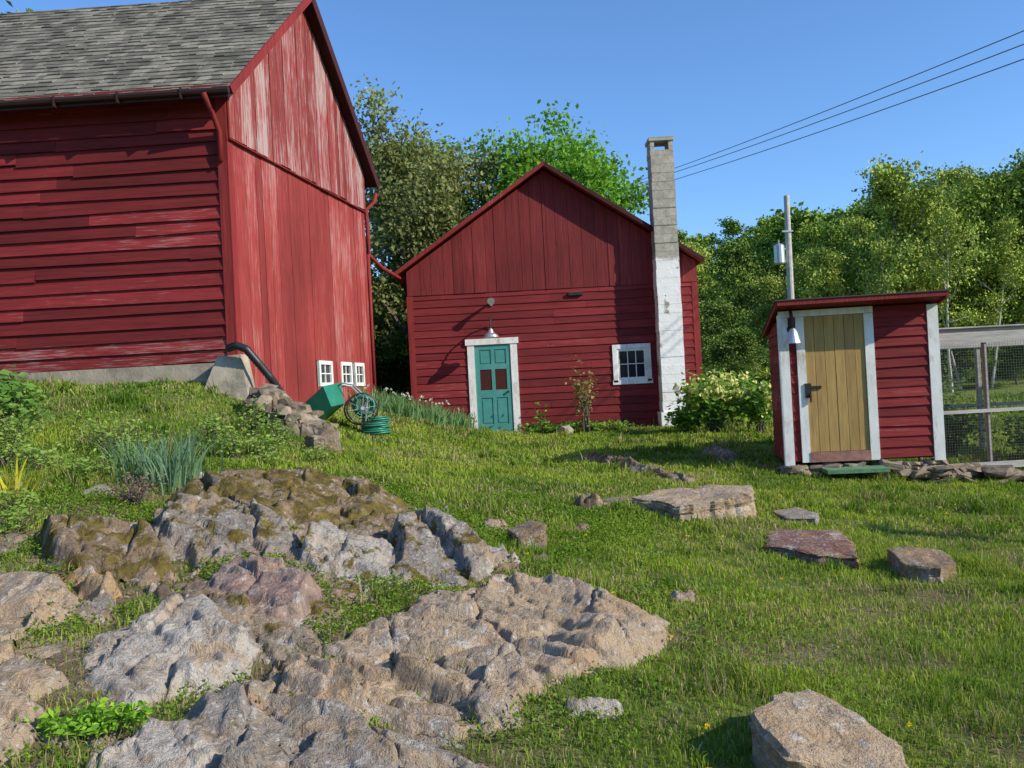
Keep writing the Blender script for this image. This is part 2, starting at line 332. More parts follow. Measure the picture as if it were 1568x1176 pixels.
def sdf(px,py,poly):
    n=len(poly);d=np.full(px.shape,1e9);s=np.ones(px.shape)
    for i in range(n):
        ax,ay=poly[i];bx,by=poly[i-1];ex,ey=bx-ax,by-ay;wx,wy=px-ax,py-ay
        t=np.clip((wx*ex+wy*ey)/(ex*ex+ey*ey+1e-12),0,1)
        d=np.minimum(d,(wx-ex*t)**2+(wy-ey*t)**2)
        c1=py>=ay;c2=py<by;c3=ex*wy>ey*wx
        s=np.where((c1&c2&c3)|(~c1&~c2&~c3),-s,s)
    return -s*np.sqrt(d)
def rockfield(x,y,g=None):
    if g is None: g=ground(x,y)
    wx=x+.12*fbm(x,y,2.2,3,21);wy=y+.12*fbm(x,y,2.2,3,31)
    d1x,d1y,i1,e1=worley(wx+.25*wy,wy*.7,2.6,41);d2x,d2y,i2,e2=worley(wx+.3*wy,wy*.6,7.5,51)
    s1=sstep(0,.035,e1);s2=sstep(0,.022,e2)
    fac1=(d1x*(i1-.5)*.48+d1y*((i1*7.3)%1-.5)*.48)*s1+.040*(i1-.5)*s1
    fac2=((d2x*(i2-.5)*.5+d2y*((i2*7.3)%1-.5)*.5)+.016*(i2-.5))*s2
    crack=-.032*np.exp(-(e1/.02)**2)*(i1>.3)-.010*np.exp(-(e2/.012)**2)*(i2>.45)
    qs=(x*.55+y*1.0)/.22+1.2*fbm(x,y,1.3,3,66);fr=qs-np.floor(qs)
    strata=.036*(sstep(.0,.16,fr)-fr)*(.3+1.4*np.clip(fbm(x,y,1.1,2,68)+.4,0,1))
    nz=.03*fbm(x,y,1.8,3,61)+.016*fbm(x,y,8,4,71)+.005*fbm(x,y,40,2,81)
    dn=.08*fbm(x,y,4.5,4,87)
    det=fac1+fac2+crack+nz+strata
    R=(1-sstep(-.6,.5,x+.4*fbm(x,y,1.1,2,203)))*(1-sstep(6.9,7.9,y))*sstep(-4.6,-3.9,x)
    bf=fbm(x,y,1.5,4,201)
    z=g+.14*bf-.032+det*.7-.35*(1-R)
    bt=np.clip(.5+1.3*fbm(x,y,1.2,3,205),0,1)[...,None];b2_=np.clip(.5+1.5*fbm(x,y,2.1,3,207),0,1)[...,None]
    tint=(np.array(T_gry)*(1-bt)+np.array(T_tan)*bt)*(1-b2_*.5)+np.array(T_brn)*b2_*.5
    moss=np.clip(.24+.7*fbm(x,y,1.4,3,209),0,.6)
    for (poly,h,tx,ty,st,ti,ms) in ROCKS:
        P=np.array(poly);lo=P.min(0)-.2;hi=P.max(0)+.2
        m=(x>lo[0])&(x<hi[0])&(y>lo[1])&(y<hi[1])
        if not m.any(): continue
        cx,cy=P.mean(0);g0=gz(cx,cy);e=.25
        gx=(gz(cx+e,cy)-gz(cx-e,cy))/(2*e);gy=(gz(cx,cy+e)-gz(cx,cy-e))/(2*e)
        size=min(1,h/.05)
        d=sdf(wx[m],wy[m],poly)+dn[m]*size
        top=g0+h+(gx+tx)*(x[m]-cx)+(gy+ty)*(y[m]-cy)+det[m]*size
        dd=np.where(d>0,st*d,d*2)
        a=top;b_=g[m]-.02+dd+det[m]*.3*size;k=.008
        hh=np.clip(.5+.5*(a-b_)/k,0,1);rz=a*(1-hh)+b_*hh-k*hh*(1-hh)
        zz=z[m];mm=rz>zz;zz[mm]=rz[mm];z[m]=zz
        tt=tint[m];tt[mm]=np.array(ti);tint[m]=tt;q=moss[m];q[mm]=ms;moss[m]=q
    return z,tint,moss
xs=np.arange(-4.6,3.7,.0115);ys=3*np.exp(np.arange(0,math.log(14.4/3),.0031))
X,Y=np.meshgrid(xs,ys);G=ground(X,Y);Z,TI,MO=rockfield(X,Y,G)
keep=Z>G-.04
nx=len(xs);q=keep[:-1,:-1]&keep[1:,:-1]&keep[:-1,1:]&keep[1:,1:]
jj,ii=np.nonzero(q);a=jj*nx+ii
Fq=np.stack([a,a+1,a+1+nx,a+nx],1)
used=np.unique(Fq);rem=np.full(X.size,-1);rem[used]=np.arange(len(used))
V=np.stack([X.ravel(),Y.ravel(),Z.ravel()],1)[used]
np_obj("rock_outcrop",V,rem[Fq],[M_rock],cols=TI.reshape(-1,3)[used],extra=MO.ravel()[used],smooth=True)
SLABS=[([(1.12,9.0),(1.5,9.35),(2.1,9.45),(2.5,9.2),(2.35,8.75),(2.1,8.5),(1.55,8.35)],.18,.02,.03,T_tan,.12),
([(1.0,9.3),(.75,9.1),(.85,8.95),(1.2,8.95),(1.3,9.2)],.06,0,0,T_brn,.2),
([(2.08,7.3),(2.3,7.9),(2.9,7.85),(2.8,7.2),(2.62,6.75),(2.42,6.9)],.07,.0,.02,T_red,.0),
([(2.65,8.95),(2.95,9.1),(3.08,8.76),(2.93,8.5),(2.66,8.6)],.06,0,.03,T_gry,.1),
([(2.9,6.85),(3.12,7.0),(3.36,6.9),(3.3,6.5),(3.05,6.25),(2.88,6.4)],.10,-.05,.04,T_brn,.15),
([(.93,3.55),(1.05,3.78),(1.25,3.84),(1.4,3.68),(1.5,3.45),(1.41,3.15),(.95,3.2)],.16,-.16,.12,T_tan,.1),
([(-2.6,10.7),(-2.45,10.95),(-2.2,10.8),(-2.2,10.5),(-2.45,10.45)],.17,0,.05,T_brn,.1),
([(-.09,7.3),(.1,7.4),(.22,7.2),(.2,7.0),(.0,6.95)],.13,.1,.1,T_brn,.1)]
for (poly,h,tx,ty,ti,ms) in SLABS:
    P=np.array(poly);c=P.mean(0);ring=[]
    for i in range(len(P)):
        a,b_=P[i],P[(i+1)%len(P)];L=np.linalg.norm(b_-a);k=max(2,int(L/.04))
        for j in range(k): ring.append(a+(b_-a)*j/k)
    ring=np.array(ring);k=len(ring);ph=rng.uniform(0,9)
    rad=ring-c;ring=c+rad*(1+.25*fbm(ring[:,0]+ph,ring[:,1],4,4,5)[:,None]);g0=gz(*c)
    lev=[(-.12,1.02),(h*.15,1.0)];z=h*.15
    while z<h*.8: z+=h*rng.uniform(.18,.3);lev+=[(min(z,h*.93),1-rng.uniform(-.02,.04)),(min(z,h*.93)+.004,1-rng.uniform(.015,.07))]
    lev+=[(h,.955),(h+.004,.85),(h+.005,.7),(h+.005,.5),(h+.003,.3)]
    V=[]
    for li_,(zz,sc) in enumerate(lev):
        rr_=c+(ring-c)*(sc+.04*fbm(ring[:,0]*1.+li_*.7,ring[:,1],11,4,int(li_*3+9))[:,None]*(1 if sc>.8 else .3))
        base=g0+zz+tx*(rr_[:,0]-c[0])+ty*(rr_[:,1]-c[1])
        V.append(np.stack([rr_[:,0],rr_[:,1],base+(.055*fbm(rr_[:,0],rr_[:,1],3.2,5,8)*min(1,h/.1) if zz>h*.5 else 0)],1))
    V.append(np.array([[c[0],c[1],g0+h+.005]]));V=np.concatenate(V);Fs=[]
    for l_ in range(len(lev)-1):
        i=np.arange(k);Fs.append(np.stack([l_*k+i,l_*k+(i+1)%k,(l_+1)*k+(i+1)%k,(l_+1)*k+i],1))
    i=np.arange(k);l_=len(lev)-1;T=np.stack([l_*k+i,l_*k+(i+1)%k,np.full(k,len(V)-1)],1)
    np_obj("stone_slab",V,[np.concatenate(Fs),T],[M_rock],cols=np.tile(np.array(ti),(len(V),1)),extra=np.full(len(V),ms))
def in_slab(x,y):
    m=np.zeros(x.shape,bool)
    for s_ in SLABS:
        P=np.array(s_[0]);lo=P.min(0)-.1;hi=P.max(0)+.1;k=(x>lo[0])&(x<hi[0])&(y>lo[1])&(y<hi[1])
        q=m[k];q|=sdf(x[k],y[k],s_[0])>.03;m[k]=q
    return m
# ------------------------------------------------------------------ ground
def dirtmask(x,y):
    m=(1-sstep(-.7,.5,x+.35*fbm(x,y,1.2,3,91)))*(1-sstep(7.4,8.4,y+.5*fbm(x,y,1.1,3,92)))
    m=m*(.64+.9*fbm(x,y,2.3,4,93))
    m2=.8*sstep(.08,.45,fbm(x,y,1.5,4,95))*(1-sstep(7,10,y))
    return np.clip(np.maximum(m,m2),0,1)
def axis(lo,hi,c0,c1,fine,grow):
    a=list(np.arange(c0,c1,fine));s=fine;x=a[-1]
    while x<hi: s*=grow;x+=s;a.append(x)
    s=fine;x=c0;bb=[]
    while x>lo: s*=grow;x-=s;bb.append(x)
    return np.array(bb[::-1]+a)
ax=axis(-600,600,-6,7,.06,1.07);ay=axis(-300,700,2.2,14,.06,1.06)
X,Y=np.meshgrid(ax,ay);Z=ground(X,Y)
j,i=np.meshgrid(np.arange(len(ay)-1),np.arange(len(ax)-1),indexing='ij');a=(j*len(ax)+i).ravel();n_=len(ax)
dm=dirtmask(X,Y).ravel()
np_obj("ground",np.stack([X.ravel(),Y.ravel(),Z.ravel()-.006],1),np.stack([a,a+1,a+1+n_,a+n_],1),[M_ground],cols=np.stack([dm]*3,1),smooth=True)
# ------------------------------------------------------------------ blades & leaves
def blades(x,y,z,h,wd,lean,col,curl=.5):
    n=len(x);az=rng.uniform(0,6.283,n)
    la=rng.uniform(0,6.283,n);lx=np.cos(la)*lean*h;ly=np.sin(la)*lean*h
    ux=np.cos(az)*wd*.5;uy=np.sin(az)*wd*.5
    P=np.empty((n,5,3))
    P[:,0]=np.stack([x-ux,y-uy,z-.01],1);P[:,1]=np.stack([x+ux,y+uy,z-.01],1)
    mx=x+lx*.35;my=y+ly*.35
    P[:,2]=np.stack([mx+ux*.8,my+uy*.8,z+h*.6],1);P[:,3]=np.stack([mx-ux*.8,my-uy*.8,z+h*.6],1)
    P[:,4]=np.stack([x+lx,y+ly,z+h*(1-curl*lean*lean)],1)
    b=np.arange(n)*5
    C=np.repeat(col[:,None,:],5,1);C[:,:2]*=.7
    return P.reshape(-1,3),np.stack([b,b+1,b+2,b+3],1),np.stack([b+3,b+2,b+4],1),C.reshape(-1,3)
def merge(parts):
    V=[];Q=[];T=[];C=[];o=0
    for v,q,t,c in parts:
        V.append(v);Q.append(q+o);T.append(t+o);C.append(c);o+=len(v)
    return np.concatenate(V),[np.concatenate(Q),np.concatenate(T)],np.concatenate(C)
def blocked(x,y):
    b=(x>-2.35)&(x<4.45)&(y>19.98)&(y<26)
    sx=(x-3.70)*.993-(y-11.8)*.12;sy=(x-3.70)*.12+(y-11.8)*.993
    b|=(sx>-.0)&(sx<2.05)&(sy>-.08)&(sy<1.5)
    b|=(y>12.98)&(x<-4.10+.197*(y-13))&(y<18.6)
    return b
parts=[]
for (y0,y1,dens,hh,ww) in [(2.6,5,4400,(.015,.05),.0048),(5,8,3200,(.018,.055),.0065),(8,12,1600,(.025,.065),.011),(12,21,600,(.035,.075),.02),(21,34,110,(.07,.14),.05)]:
    area=(y1**2-y0**2)*.75;n=int(area*dens)
    y=np.sqrt(rng.uniform(y0**2,y1**2,n));x=y*rng.uniform(-.75,.75,n)
    if y0>20: k=(x>3.5);x=x[k];y=y[k]
    g=ground(x,y);rz=rockfield(x,y,g)[0]
    dm=dirtmask(x,y)
    patch=fbm(x,y,.9,4,101)
    thin=sstep(.1,.5,fbm(x,y,2.1,4,113))*.55
    k=(rz<g+.006)&~blocked(x,y)&(rng.random(len(x))>np.maximum(dm*1.0-.06,thin))&~in_slab(x,y)
    x,y,g,dm,patch=x[k],y[k],g[k],dm[k],patch[k];n=len(x)
    h=rng.uniform(*hh,n)*(1+1.1*fbm(x,y,3,3,103))
    tuft=sstep(.18,.42,fbm(x,y,2.8,3,109))
    h*=1+1.4*tuft
    tall=sstep(-2.2,-3.6,x)*sstep(7.0,8.0,y)*(1-.95*sstep(9.3,11.,y))*(.4+.9*np.clip(fbm(x,y,.9,3,105)+.3,0,1))
    base=sstep(18.6,19.4,y)*(y<20)*.6
    h=h*(1+1.8*tall+base)
    c1=np.array((.125,.23,.028));c2=np.array((.34,.44,.055));c3=np.array((.52,.43,.22))
    t=np.clip(.55+1.5*patch+rng.normal(0,.2,n)-.5*tuft,0,1)[:,None]
    col=c1*(1-t)+c2*t
    dry=(rng.random(n)<.08+.6*np.clip(fbm(x,y,1.3,4,107)+.05,0,1)+.3*dm)[:,None]
    col=np.where(dry,c3*rng.uniform(.6,1.1,(n,1)),col)*rng.uniform(.75,1.2,(n,1))
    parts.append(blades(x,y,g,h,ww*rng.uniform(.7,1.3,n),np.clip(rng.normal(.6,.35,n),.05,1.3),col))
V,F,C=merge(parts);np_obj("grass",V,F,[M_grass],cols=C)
def leafset(c,nrm,L,Wd,col):
    n=len(c);d=nrm/np.linalg.norm(nrm,axis=1,keepdims=True)
    r=rng.normal(size=(n,3));s=np.cross(d,r);s/=np.linalg.norm(s,axis=1,keepdims=True)+1e-9
    L=np.broadcast_to(L,(n,))[:,None];Wd=np.broadcast_to(Wd,(n,))[:,None]
    up=np.cross(s,d)
    P=np.empty((n,4,3));P[:,0]=c-d*L*.5;P[:,1]=c+s*Wd*.5+up*Wd*.15;P[:,2]=c+d*L*.5;P[:,3]=c-s*Wd*.5+up*Wd*.15
    b=np.arange(n)*4
    return P.reshape(-1,3),np.stack([b,b+1,b+2],1),np.stack([b,b+2,b+3],1),np.repeat(col[:,None,:],4,1).reshape(-1,3)
n=150000
y=np.sqrt(rng.uniform(9,81,n));x=rng.uniform(-4.6,1.8,n)
cl=fbm(x,y,2.6,4,131);k=(cl>.06);x,y,cl=x[k],y[k],cl[k]
g=ground(x,y);rz=rockfield(x,y,g)[0];k=(rz<g+.02)&(rng.random(len(x))<.25+1.2*(1-sstep(-.3,1.4,x)));x,y,g,cl=x[k],y[k],g[k],cl[k];n=len(x)
hh=rng.uniform(0,1,n)*np.clip((cl-.04)*.28,.01,.07)
d=np.stack([rng.normal(size=n),rng.normal(size=n),rng.uniform(-.1,1,n)],1)
col=np.array((.13,.24,.03))*rng.uniform(.5,1.7,(n,1))+np.array((.05,.02,0))*rng.random((n,1))
v=leafset(np.stack([x,y,g+hh+.005],1),d,rng.uniform(.012,.034,n),.014,col)
V,F,C=merge([v]);np_obj("ground_cover_plants",V,F,[M_leaf],cols=C)
n=16000;y=np.sqrt(rng.uniform(9,81,n));x=rng.uniform(-4.4,2.6,n);g=ground(x,y);k=(rng.random(n)<dirtmask(x,y)+.06);x,y,g=x[k],y[k],g[k];n=len(x)
rz=rockfield(x,y,g)[0];zz=np.maximum(g,rz);k=zz<g+.03;x,y,zz=x[k],y[k],zz[k];n=len(x)
d=rng.normal(size=(n,3))*(1,1,.15);v=leafset(np.stack([x,y,zz+.008],1),d,rng.uniform(.02,.06,n),rng.uniform(.003,.014,n),np.array((.42,.31,.19))*rng.uniform(.4,1.2,(n,1)))
V,F,C=merge([v]);np_obj("dead_leaf_litter",V,F,[M_leaf],cols=C)
n=90;y=np.sqrt(rng.uniform(10,170,n));x=y*rng.uniform(-.4,.6,n);g=ground(x,y);k=(rockfield(x,y,g)[0]<g)&~blocked(x,y);x,y,g=x[k],y[k],g[k];n=len(x)
c=np.repeat(np.stack([x,y,g+.06],1),8,0)+rng.normal(size=(n*8,3))*(.006,.006,.003)
v=leafset(c,rng.normal(size=(n*8,3))*(1,1,.3),.024,.015,np.tile(np.array((.7,.55,.03)),(n*8,1)));V,F,C=merge([v]);np_obj("dandelion_flowers",V,F,[M_leaf],cols=C)
# ------------------------------------------------------------------ trees
def make_tree(name,seed,H,R,base,nleaf,ls,cols,tr=.02,bark=M_bark,gap=.5,sig=.35,nb=16,lm=None,sub=2,lo=.2):
    rs=np.random.default_rng(seed);mb=MB();tips=[]
    def grow(p,d,L,rad,lv):
        pts=[p];k=4
        for i in range(k):
            d=(d+Vector(rs.normal(size=3))*(.16 if lv else .05)+Vector((0,0,.10 if lv else .03))).normalized()
            p=p+d*L/k;pts.append(p)
        rr=[rad*(1-.75*i/k) for i in range(k+1)]
        mb.tube(pts,rr,6 if lv<2 else 4,0,cap=False)
        return pts,d
    trunk,_=grow(Vector((0,0,-.3)),Vector((rs.normal()*.04,rs.normal()*.04,1)),H*.88,H*tr,0)
    def at(t):
        t=min(t,.999)*4;i=int(t);return trunk[i].lerp(trunk[i+1],t-i)
    for b in range(nb):
        t=base+(1-base)*((b+.5)/nb)**.9
        az=b*2.4+rs.normal()*.4
        rel=(t-base)/(1-base);prof=math.sin(math.pi*min(1,max(.05,rel*.85+.18)))**.7
        L=R*prof*rs.uniform(.55,1.3);el=.25+.9*rel
        d=Vector((math.cos(az)*math.cos(el),math.sin(az)*math.cos(el),math.sin(el)))
        pts,d2=grow(at(t),d,L,H*tr*.42*(1-.5*rel),1)
        for i in range(1,5):
            for c in range(sub):
                if rs.random()<.12: continue
                dd=(d2+Vector(rs.normal(size=3))*.8).normalized()
                p2,d3=grow(pts[i],dd,L*rs.uniform(.28,.5),H*tr*.14,2)
                tips+= [p2[-1],p2[2]]
        tips.append(pts[-1])
    tips+=[trunk[-1]]
    T=np.array([tuple(t) for t in tips]);kk=rs.random(len(T))>gap*.35;T=T[kk]
    w_=rs.uniform(lo,1,len(T));w_/=w_.sum();ti=rs.choice(len(T),nleaf,p=w_)
    bright=rs.uniform(.65,1.3,len(T))
    off=rs.normal(size=(nleaf,3))*sig*np.array((1,1,.7))
    c=T[ti]+off;c[:,2]=np.maximum(c[:,2],.3)
    d=rs.normal(size=(nleaf,3));d[:,2]-=.3
    cA=np.array(cols[0]);cB=np.array(cols[1]);tt=rs.random((nleaf,1))
    col=(cA*(1-tt)+cB*tt)*bright[ti][:,None]*rs.uniform(.8,1.2,(nleaf,1))
    Lf=ls*rs.uniform(.6,1.3,nleaf)
    V,A,B,C=leafset(c,d,Lf,Lf*.65,col)
    nv=len(mb.v);V0=np.array(mb.v);Q=np.array(mb.f)
    return np_mesh(name,np.concatenate([V0,V]),[Q,np.concatenate([A,B])+nv],[bark,lm or M_leaf],cols=np.concatenate([np.full((nv,3),.1),C]),fm=np.r_[np.zeros(len(Q)),np.ones(len(A)*2)])
GA=((.16,.26,.04),(.28,.38,.075));GB=((.23,.32,.05),(.38,.45,.09));GC=((.10,.18,.035),(.19,.27,.055));OL=((.20,.235,.085),(.33,.35,.14))
big=make_tree("oak_tree_mesh",3,9.7,4.1,.2,48000,.165,OL,.028,gap=.5,sig=.38,nb=24,lo=.3)
o=link(bpy.data.objects.new("large_leafy_tree",big));o.location=(-3.3,29,.6)
mid=make_tree("maple_tree_mesh",5,8.9,3.6,.4,42000,.18,((.14,.31,.035),(.24,.45,.07)),.02,gap=.0,sig=.38,nb=18,lo=.5)
o=link(bpy.data.objects.new("maple_tree",mid));o.location=(1.35,29,.6)
protos=[make_tree("broadleaf_mesh_a",11,10,2.4,.2,11000,.18,GA,.013,sig=.34,nb=16,lm=M_far,sub=1,lo=.1),
 make_tree("broadleaf_mesh_b",12,10,1.9,.3,9000,.17,GB,.012,sig=.30,nb=15,lm=M_far,sub=1,lo=.1),
 make_tree("broadleaf_mesh_c",13,10,2.9,.15,11500,.19,GC,.015,sig=.36,nb=17,lm=M_far,sub=1,lo=.1),
 make_tree("birch_mesh",14,10,1.5,.4,4200,.15,GB,.010,bark=M_birch,sig=.32,nb=14,gap=.9,lm=M_far,sub=1,lo=.1),
 make_tree("far_tree_mesh",15,10,3.2,.1,2600,.42,GA,.013,sig=.42,nb=12,lm=M_far,sub=1,lo=.1)]
forest=empty("distant_forest_trees")
rf=np.random.default_rng(99)
def plant(x,y,H,pi,par=forest,wmul=1.):
    o=bpy.data.objects.new("forest_tree",protos[pi]);link(o,par)
    s=H/10;o.location=(x,y,gz(x,y)-.1);ws=rf.uniform(.75,1.15)*max(1,.8/s**.5)*wmul;o.scale=(s*ws,s*ws,s);o.rotation_euler=(0,0,rf.uniform(0,6.28))
FR=[-.3,-.2,-.1,.0,.15,.2,.24,.3,.36,.42,.47,.53,.6,.9];FV=[.2,.15,.14,.14,.17,.20,.195,.165,.19,.225,.28,.26,.265,.29]
for k in range(84):
    y=rf.uniform(43,80);r=rf.uniform(.17,.9);x=y*r
    F=np.interp(r,FR,FV)*rf.uniform(.5,1.05)**.7
    if y<48: F*=rf.uniform(.5,.85)
    H=y*F+1.6-gz(x,y)
    if H<4: continue
    plant(x,y,min(H,21),rf.choice(4,p=[.32,.30,.16,.22]))
for (x,y,H,pi) in [(20.6,44,13.4,1),(22.8,46,12.4,0),(25.6,46,12.6,1),(28,45,13.2,0),(18.4,46,11.0,3),(16.4,45,9.0,1),(15.2,46,7.6,3),(22.,43,10.5,3),(24.2,43.5,10,3),(19.4,43,9,3),(29,44,12,1)]: plant(x,y,H,pi)
for k in range(34):
    y=rf.uniform(38,65);r=rf.uniform(-.5,.2);x=y*r;F=np.interp(r,FR,FV)*rf.uniform(.6,1.)
    H=y*F+1.6-gz(x,y)
    if H>3: plant(x,y,H,rf.choice(3))
for k in range(190):
    y=rf.uniform(88,200);r=rf.uniform(-.4,.85);plant(y*r,y,rf.uniform(8,12),4,wmul=1.3)
for k in range(20):
    a=rf.uniform(0,6.28);rr=rf.uniform(45,80);x,y=rr*math.cos(a),rr*math.sin(a)
    if y<5: plant(x,y,rf.uniform(10,14),4)
for k in range(44):
    y=rf.uniform(32,46);r=rf.uniform(.16,.85);x=y*r
    if r>.36 and y<43: continue
    plant(x,y,rf.uniform(2.0,4.),rf.choice(3),wmul=1.2)
for k in range(12):
    y=rf.uniform(28,36);r=rf.uniform(-.24,-.08);plant(y*r,y,rf.uniform(2.0,4.),2,wmul=1.2)
for x,y,H in [(-15.5,26,14.6),(-19,30,15)]: plant(x,y,H,0)
# ------------------------------------------------------------------ wall cladding helpers
def clap(mb,O,f,n,s0,s1,z0,z1,ex,opens=(),th=.022,jit=.004,m=0,zt=None,jl=(1.8,4.5)):
    z=z0;rs=random
    while z<z1-.02:
        e=ex*rs.uniform(.93,1.07);zc=z+e/2;iv=[(s0,s1)]
        for (a,b_,c,d) in opens:
            if c<zc<d:
                nw=[]
                for (p,q_) in iv:
                    if b_<=p or a>=q_: nw.append((p,q_));continue
                    if a>p:nw.append((p,a))
                    if b_<q_:nw.append((b_,q_))
                iv=nw
        for (p,q_) in iv:
            cuts=[p];c=p+rs.uniform(.4,jl[1])
            while c<q_-.4: cuts.append(c);c+=rs.uniform(*jl)
            cuts.append(q_)
            for i in range(len(cuts)-1):
                a=cuts[i]+.0015;b_=cuts[i+1]-.0015;j1=rs.gauss(0,jit);j2=rs.gauss(0,jit);o=th+rs.uniform(-.003,.006)
                O_=Vector(O);f_=Vector(f);n_v=Vector(n);P=lambda s,zz,oo:O_+f_*s+n_v*oo+Vector((0,0,zz))
                zt_=min(z+e+.012,z1+.0)
                mb.hexa([P(a,z+j1,o),P(b_,z+j2,o),P(b_,z+j2,0),P(a,z+j1,0),P(a,zt_,.005),P(b_,zt_,.005),P(b_,zt_,0),P(a,zt_,0)],m)
        z+=e
def vboards(mb,O,f,n,s0,s1,zb,zt,wr=(.18,.28),th=.022,m=0,peak=None,opens=(),jb=0.0):
    s=s0;O=Vector(O);f=Vector(f);n=Vector(n);P=lambda a,z,o:O+f*a+n*o+Vector((0,0,z))
    while s<s1-.01:
        e=min(s+random.uniform(*wr),s1)
        if s1-e<.06: e=s1
        if peak and s<peak<e: e=peak
        a,b_=s+.0035,e-.0035;o=th+random.uniform(-.006,.010);jz=random.uniform(0,jb)
        segs=[(zb(a),zb(b_),zt(a),zt(b_))]
        for (p,q_,c,d) in opens:
            if p<(a+b_)/2<q_: segs=[(zb(a),zb(b_),c,c),(d,d,zt(a),zt(b_))]
        for (za,zb_,ta,tb) in segs:
            if ta-za<.01 and tb-zb_<.01: continue
            mb.hexa([P(a,za-jz,o),P(b_,zb_-jz,o),P(b_,zb_-jz,0),P(a,za-jz,0),P(a,ta,o),P(b_,tb,o),P(b_,tb,0),P(a,ta,0)],m)
        s=e
def shingles(mb,O,f,u,n,L,Wd,ex=.16,m=0):
    O=Vector(O);f=Vector(f);u=Vector(u);n=Vector(n);P=lambda a,b_,o:O+f*a+u*b_+n*o
    y=0
    while y<Wd-.02:
        s=-random.uniform(0,.2)
        while s<L:
            e=s+random.uniform(.12,.3);a,b_=max(s,0)+.002,min(e,L)-.002
            if b_>a+.02:
                j=random.gauss(0,.010);o=.020+random.uniform(-.005,.012);t=min(y+ex+.03,Wd)
                mb.hexa([P(a,y+j,o),P(b_,y+j,o),P(b_,y+j,0),P(a,y+j,0),P(a,t,.006),P(b_,t,.006),P(b_,t,0),P(a,t,0)],m)
            s=e
        y+=ex
# ------------------------------------------------------------------ LEFT BARN
barn=empty("red_barn")
g=Vector((.193,.981,0)).normalized();l=Vector((-.9993,.037,0)).normalized()
C0=Vector((-4.14,13,0))
nF=Vector((-.037,-.9993,0));nG=Vector((.981,-.193,0)).normalized()
LG=5.65;LL=12.;zr=9.15;ze=6.3;oh=.38
def roofz(s): return zr-.16-abs(s-LG/2)*(zr-ze)/(LG/2+oh)
mb=MB()
def PL(s,t,z): return C0+g*s+l*t+Vector((0,0,z))
zt1=roofz(0)
v=[PL(.03,.03,1.2),PL(LG-.03,.03,1.2),PL(LG-.03,.03,zt1),PL(LG/2,.03,roofz(LG/2)),PL(.03,.03,zt1)]
v2=[PL(.03,LL,1.2),PL(LG-.03,LL,1.2),PL(LG-.03,LL,zt1),PL(LG/2,LL,roofz(LG/2)),PL(.03,LL,zt1)]
mb.add(v+v2,[(0,1,2,3,4),(9,8,7,6,5),(0,5,6,1),(1,6,7,2),(2,7,8,3),(3,8,9,4),(4,9,5,0)],0)
mb.obj("wall_core",[M_dark],barn)
mb=MB();clap(mb,C0+l*.0,l,nF,.12,LL,2.28,zt1+.0,.195,(),.042,.014);mb.obj("eave_wall_clapboards",[M_clapL],barn)
mb=MB();mb.fbox(C0,l,nF,-.03,.13,2.0,zt1,-.0,.048)
mb.fbox(C0,g,nG,-.048,.12,1.75,5.70,0,.034);mb.fbox(C0,g,nG,LG-.12,LG+.03,1.3,5.7,0,.036)
mb.obj("corner_boards",[M_trimR],barn)
wins=[(2.9,3.52,1.88,2.36),(3.95,4.52,1.88,2.36),(4.68,5.2,1.88,2.36)]
mb=MB();vboards(mb,C0,g,nG,.12,LG-.12,lambda s:1.72-.07*s,lambda s:5.74,(.14,.32),.022,opens=wins);mb.obj("gable_boards",[M_gabL],barn)
mb=MB();vboards(mb,C0+nG*.05,g,nG,-.02,LG+.02,lambda s:5.70,lambda s:roofz(s)+.02,(.13,.24),.022,peak=LG/2,jb=.04);mb.obj("upper_gable_boards",[M_gabU],barn)
mb=MB();mb.fbox(C0,g,nG,-.03,LG+.03,5.64,5.655,0,.085);mb.obj("gable_band",[M_trimR],barn)
mb=MB()
for (a,b_,c,d) in wins:
    for x0,x1,z0,z1 in [(a,a+.07,c,d),(b_-.07,b_,c,d),(a+.07,b_-.07,c,c+.07),(a+.07,b_-.07,d-.07,d)]: mb.fbox(C0,g,nG,x0,x1,z0,z1,.0,.05,0)
    mb.fbox(C0,g,nG,(a+b_)/2-.012,(a+b_)/2+.012,c+.07,d-.07,.0,.03,0);mb.fbox(C0,g,nG,a+.07,b_-.07,(c+d)/2-.01,(c+d)/2+.01,.0,.028,0)
    mb.fbox(C0,g,nG,a+.07,b_-.07,c+.07,d-.07,-.02,.01,1)
mb.obj("small_windows",[M_white,M_glass],barn)
sl=math.atan2(zr-ze,LG/2+oh);mb=MB()
u=(g*math.cos(sl)+Vector((0,0,math.sin(sl))));nn=(-g*math.sin(sl)+Vector((0,0,math.cos(sl))))
RW=(LG/2+oh)/math.cos(sl)
Oe=C0-g*oh-l*.27+Vector((0,0,ze))
P=lambda a,b_,o:Oe+l*a+u*b_+nn*o
mb.hexa([P(0,0,-.07),P(LL+.4,0,-.07),P(LL+.4,RW,-.07),P(0,RW,-.07),P(0,0,-.002),P(LL+.4,0,-.002),P(LL+.4,RW,-.002),P(0,RW,-.002)],1)
shingles(mb,Oe,l,u,nn,LL+.4,RW,.155,0)
u2=(-g*math.cos(sl)+Vector((0,0,math.sin(sl))));nn2=(g*math.sin(sl)+Vector((0,0,math.cos(sl))))
Oe2=C0+g*(LG+oh)-l*.27+Vector((0,0,ze));P=lambda a,b_,o:Oe2+l*a+u2*b_+nn2*o
mb.hexa([P(0,0,-.07),P(LL+.4,0,-.07),P(LL+.4,RW,-.07),P(0,RW,-.07),P(0,0,-.002),P(LL+.4,0,-.002),P(LL+.4,RW,-.002),P(0,RW,-.002)],1)
shingles(mb,Oe2,l,u2,nn2,LL+.4,RW,.2,0)
mb.obj("roof",[M_shingle,M_rake],barn)
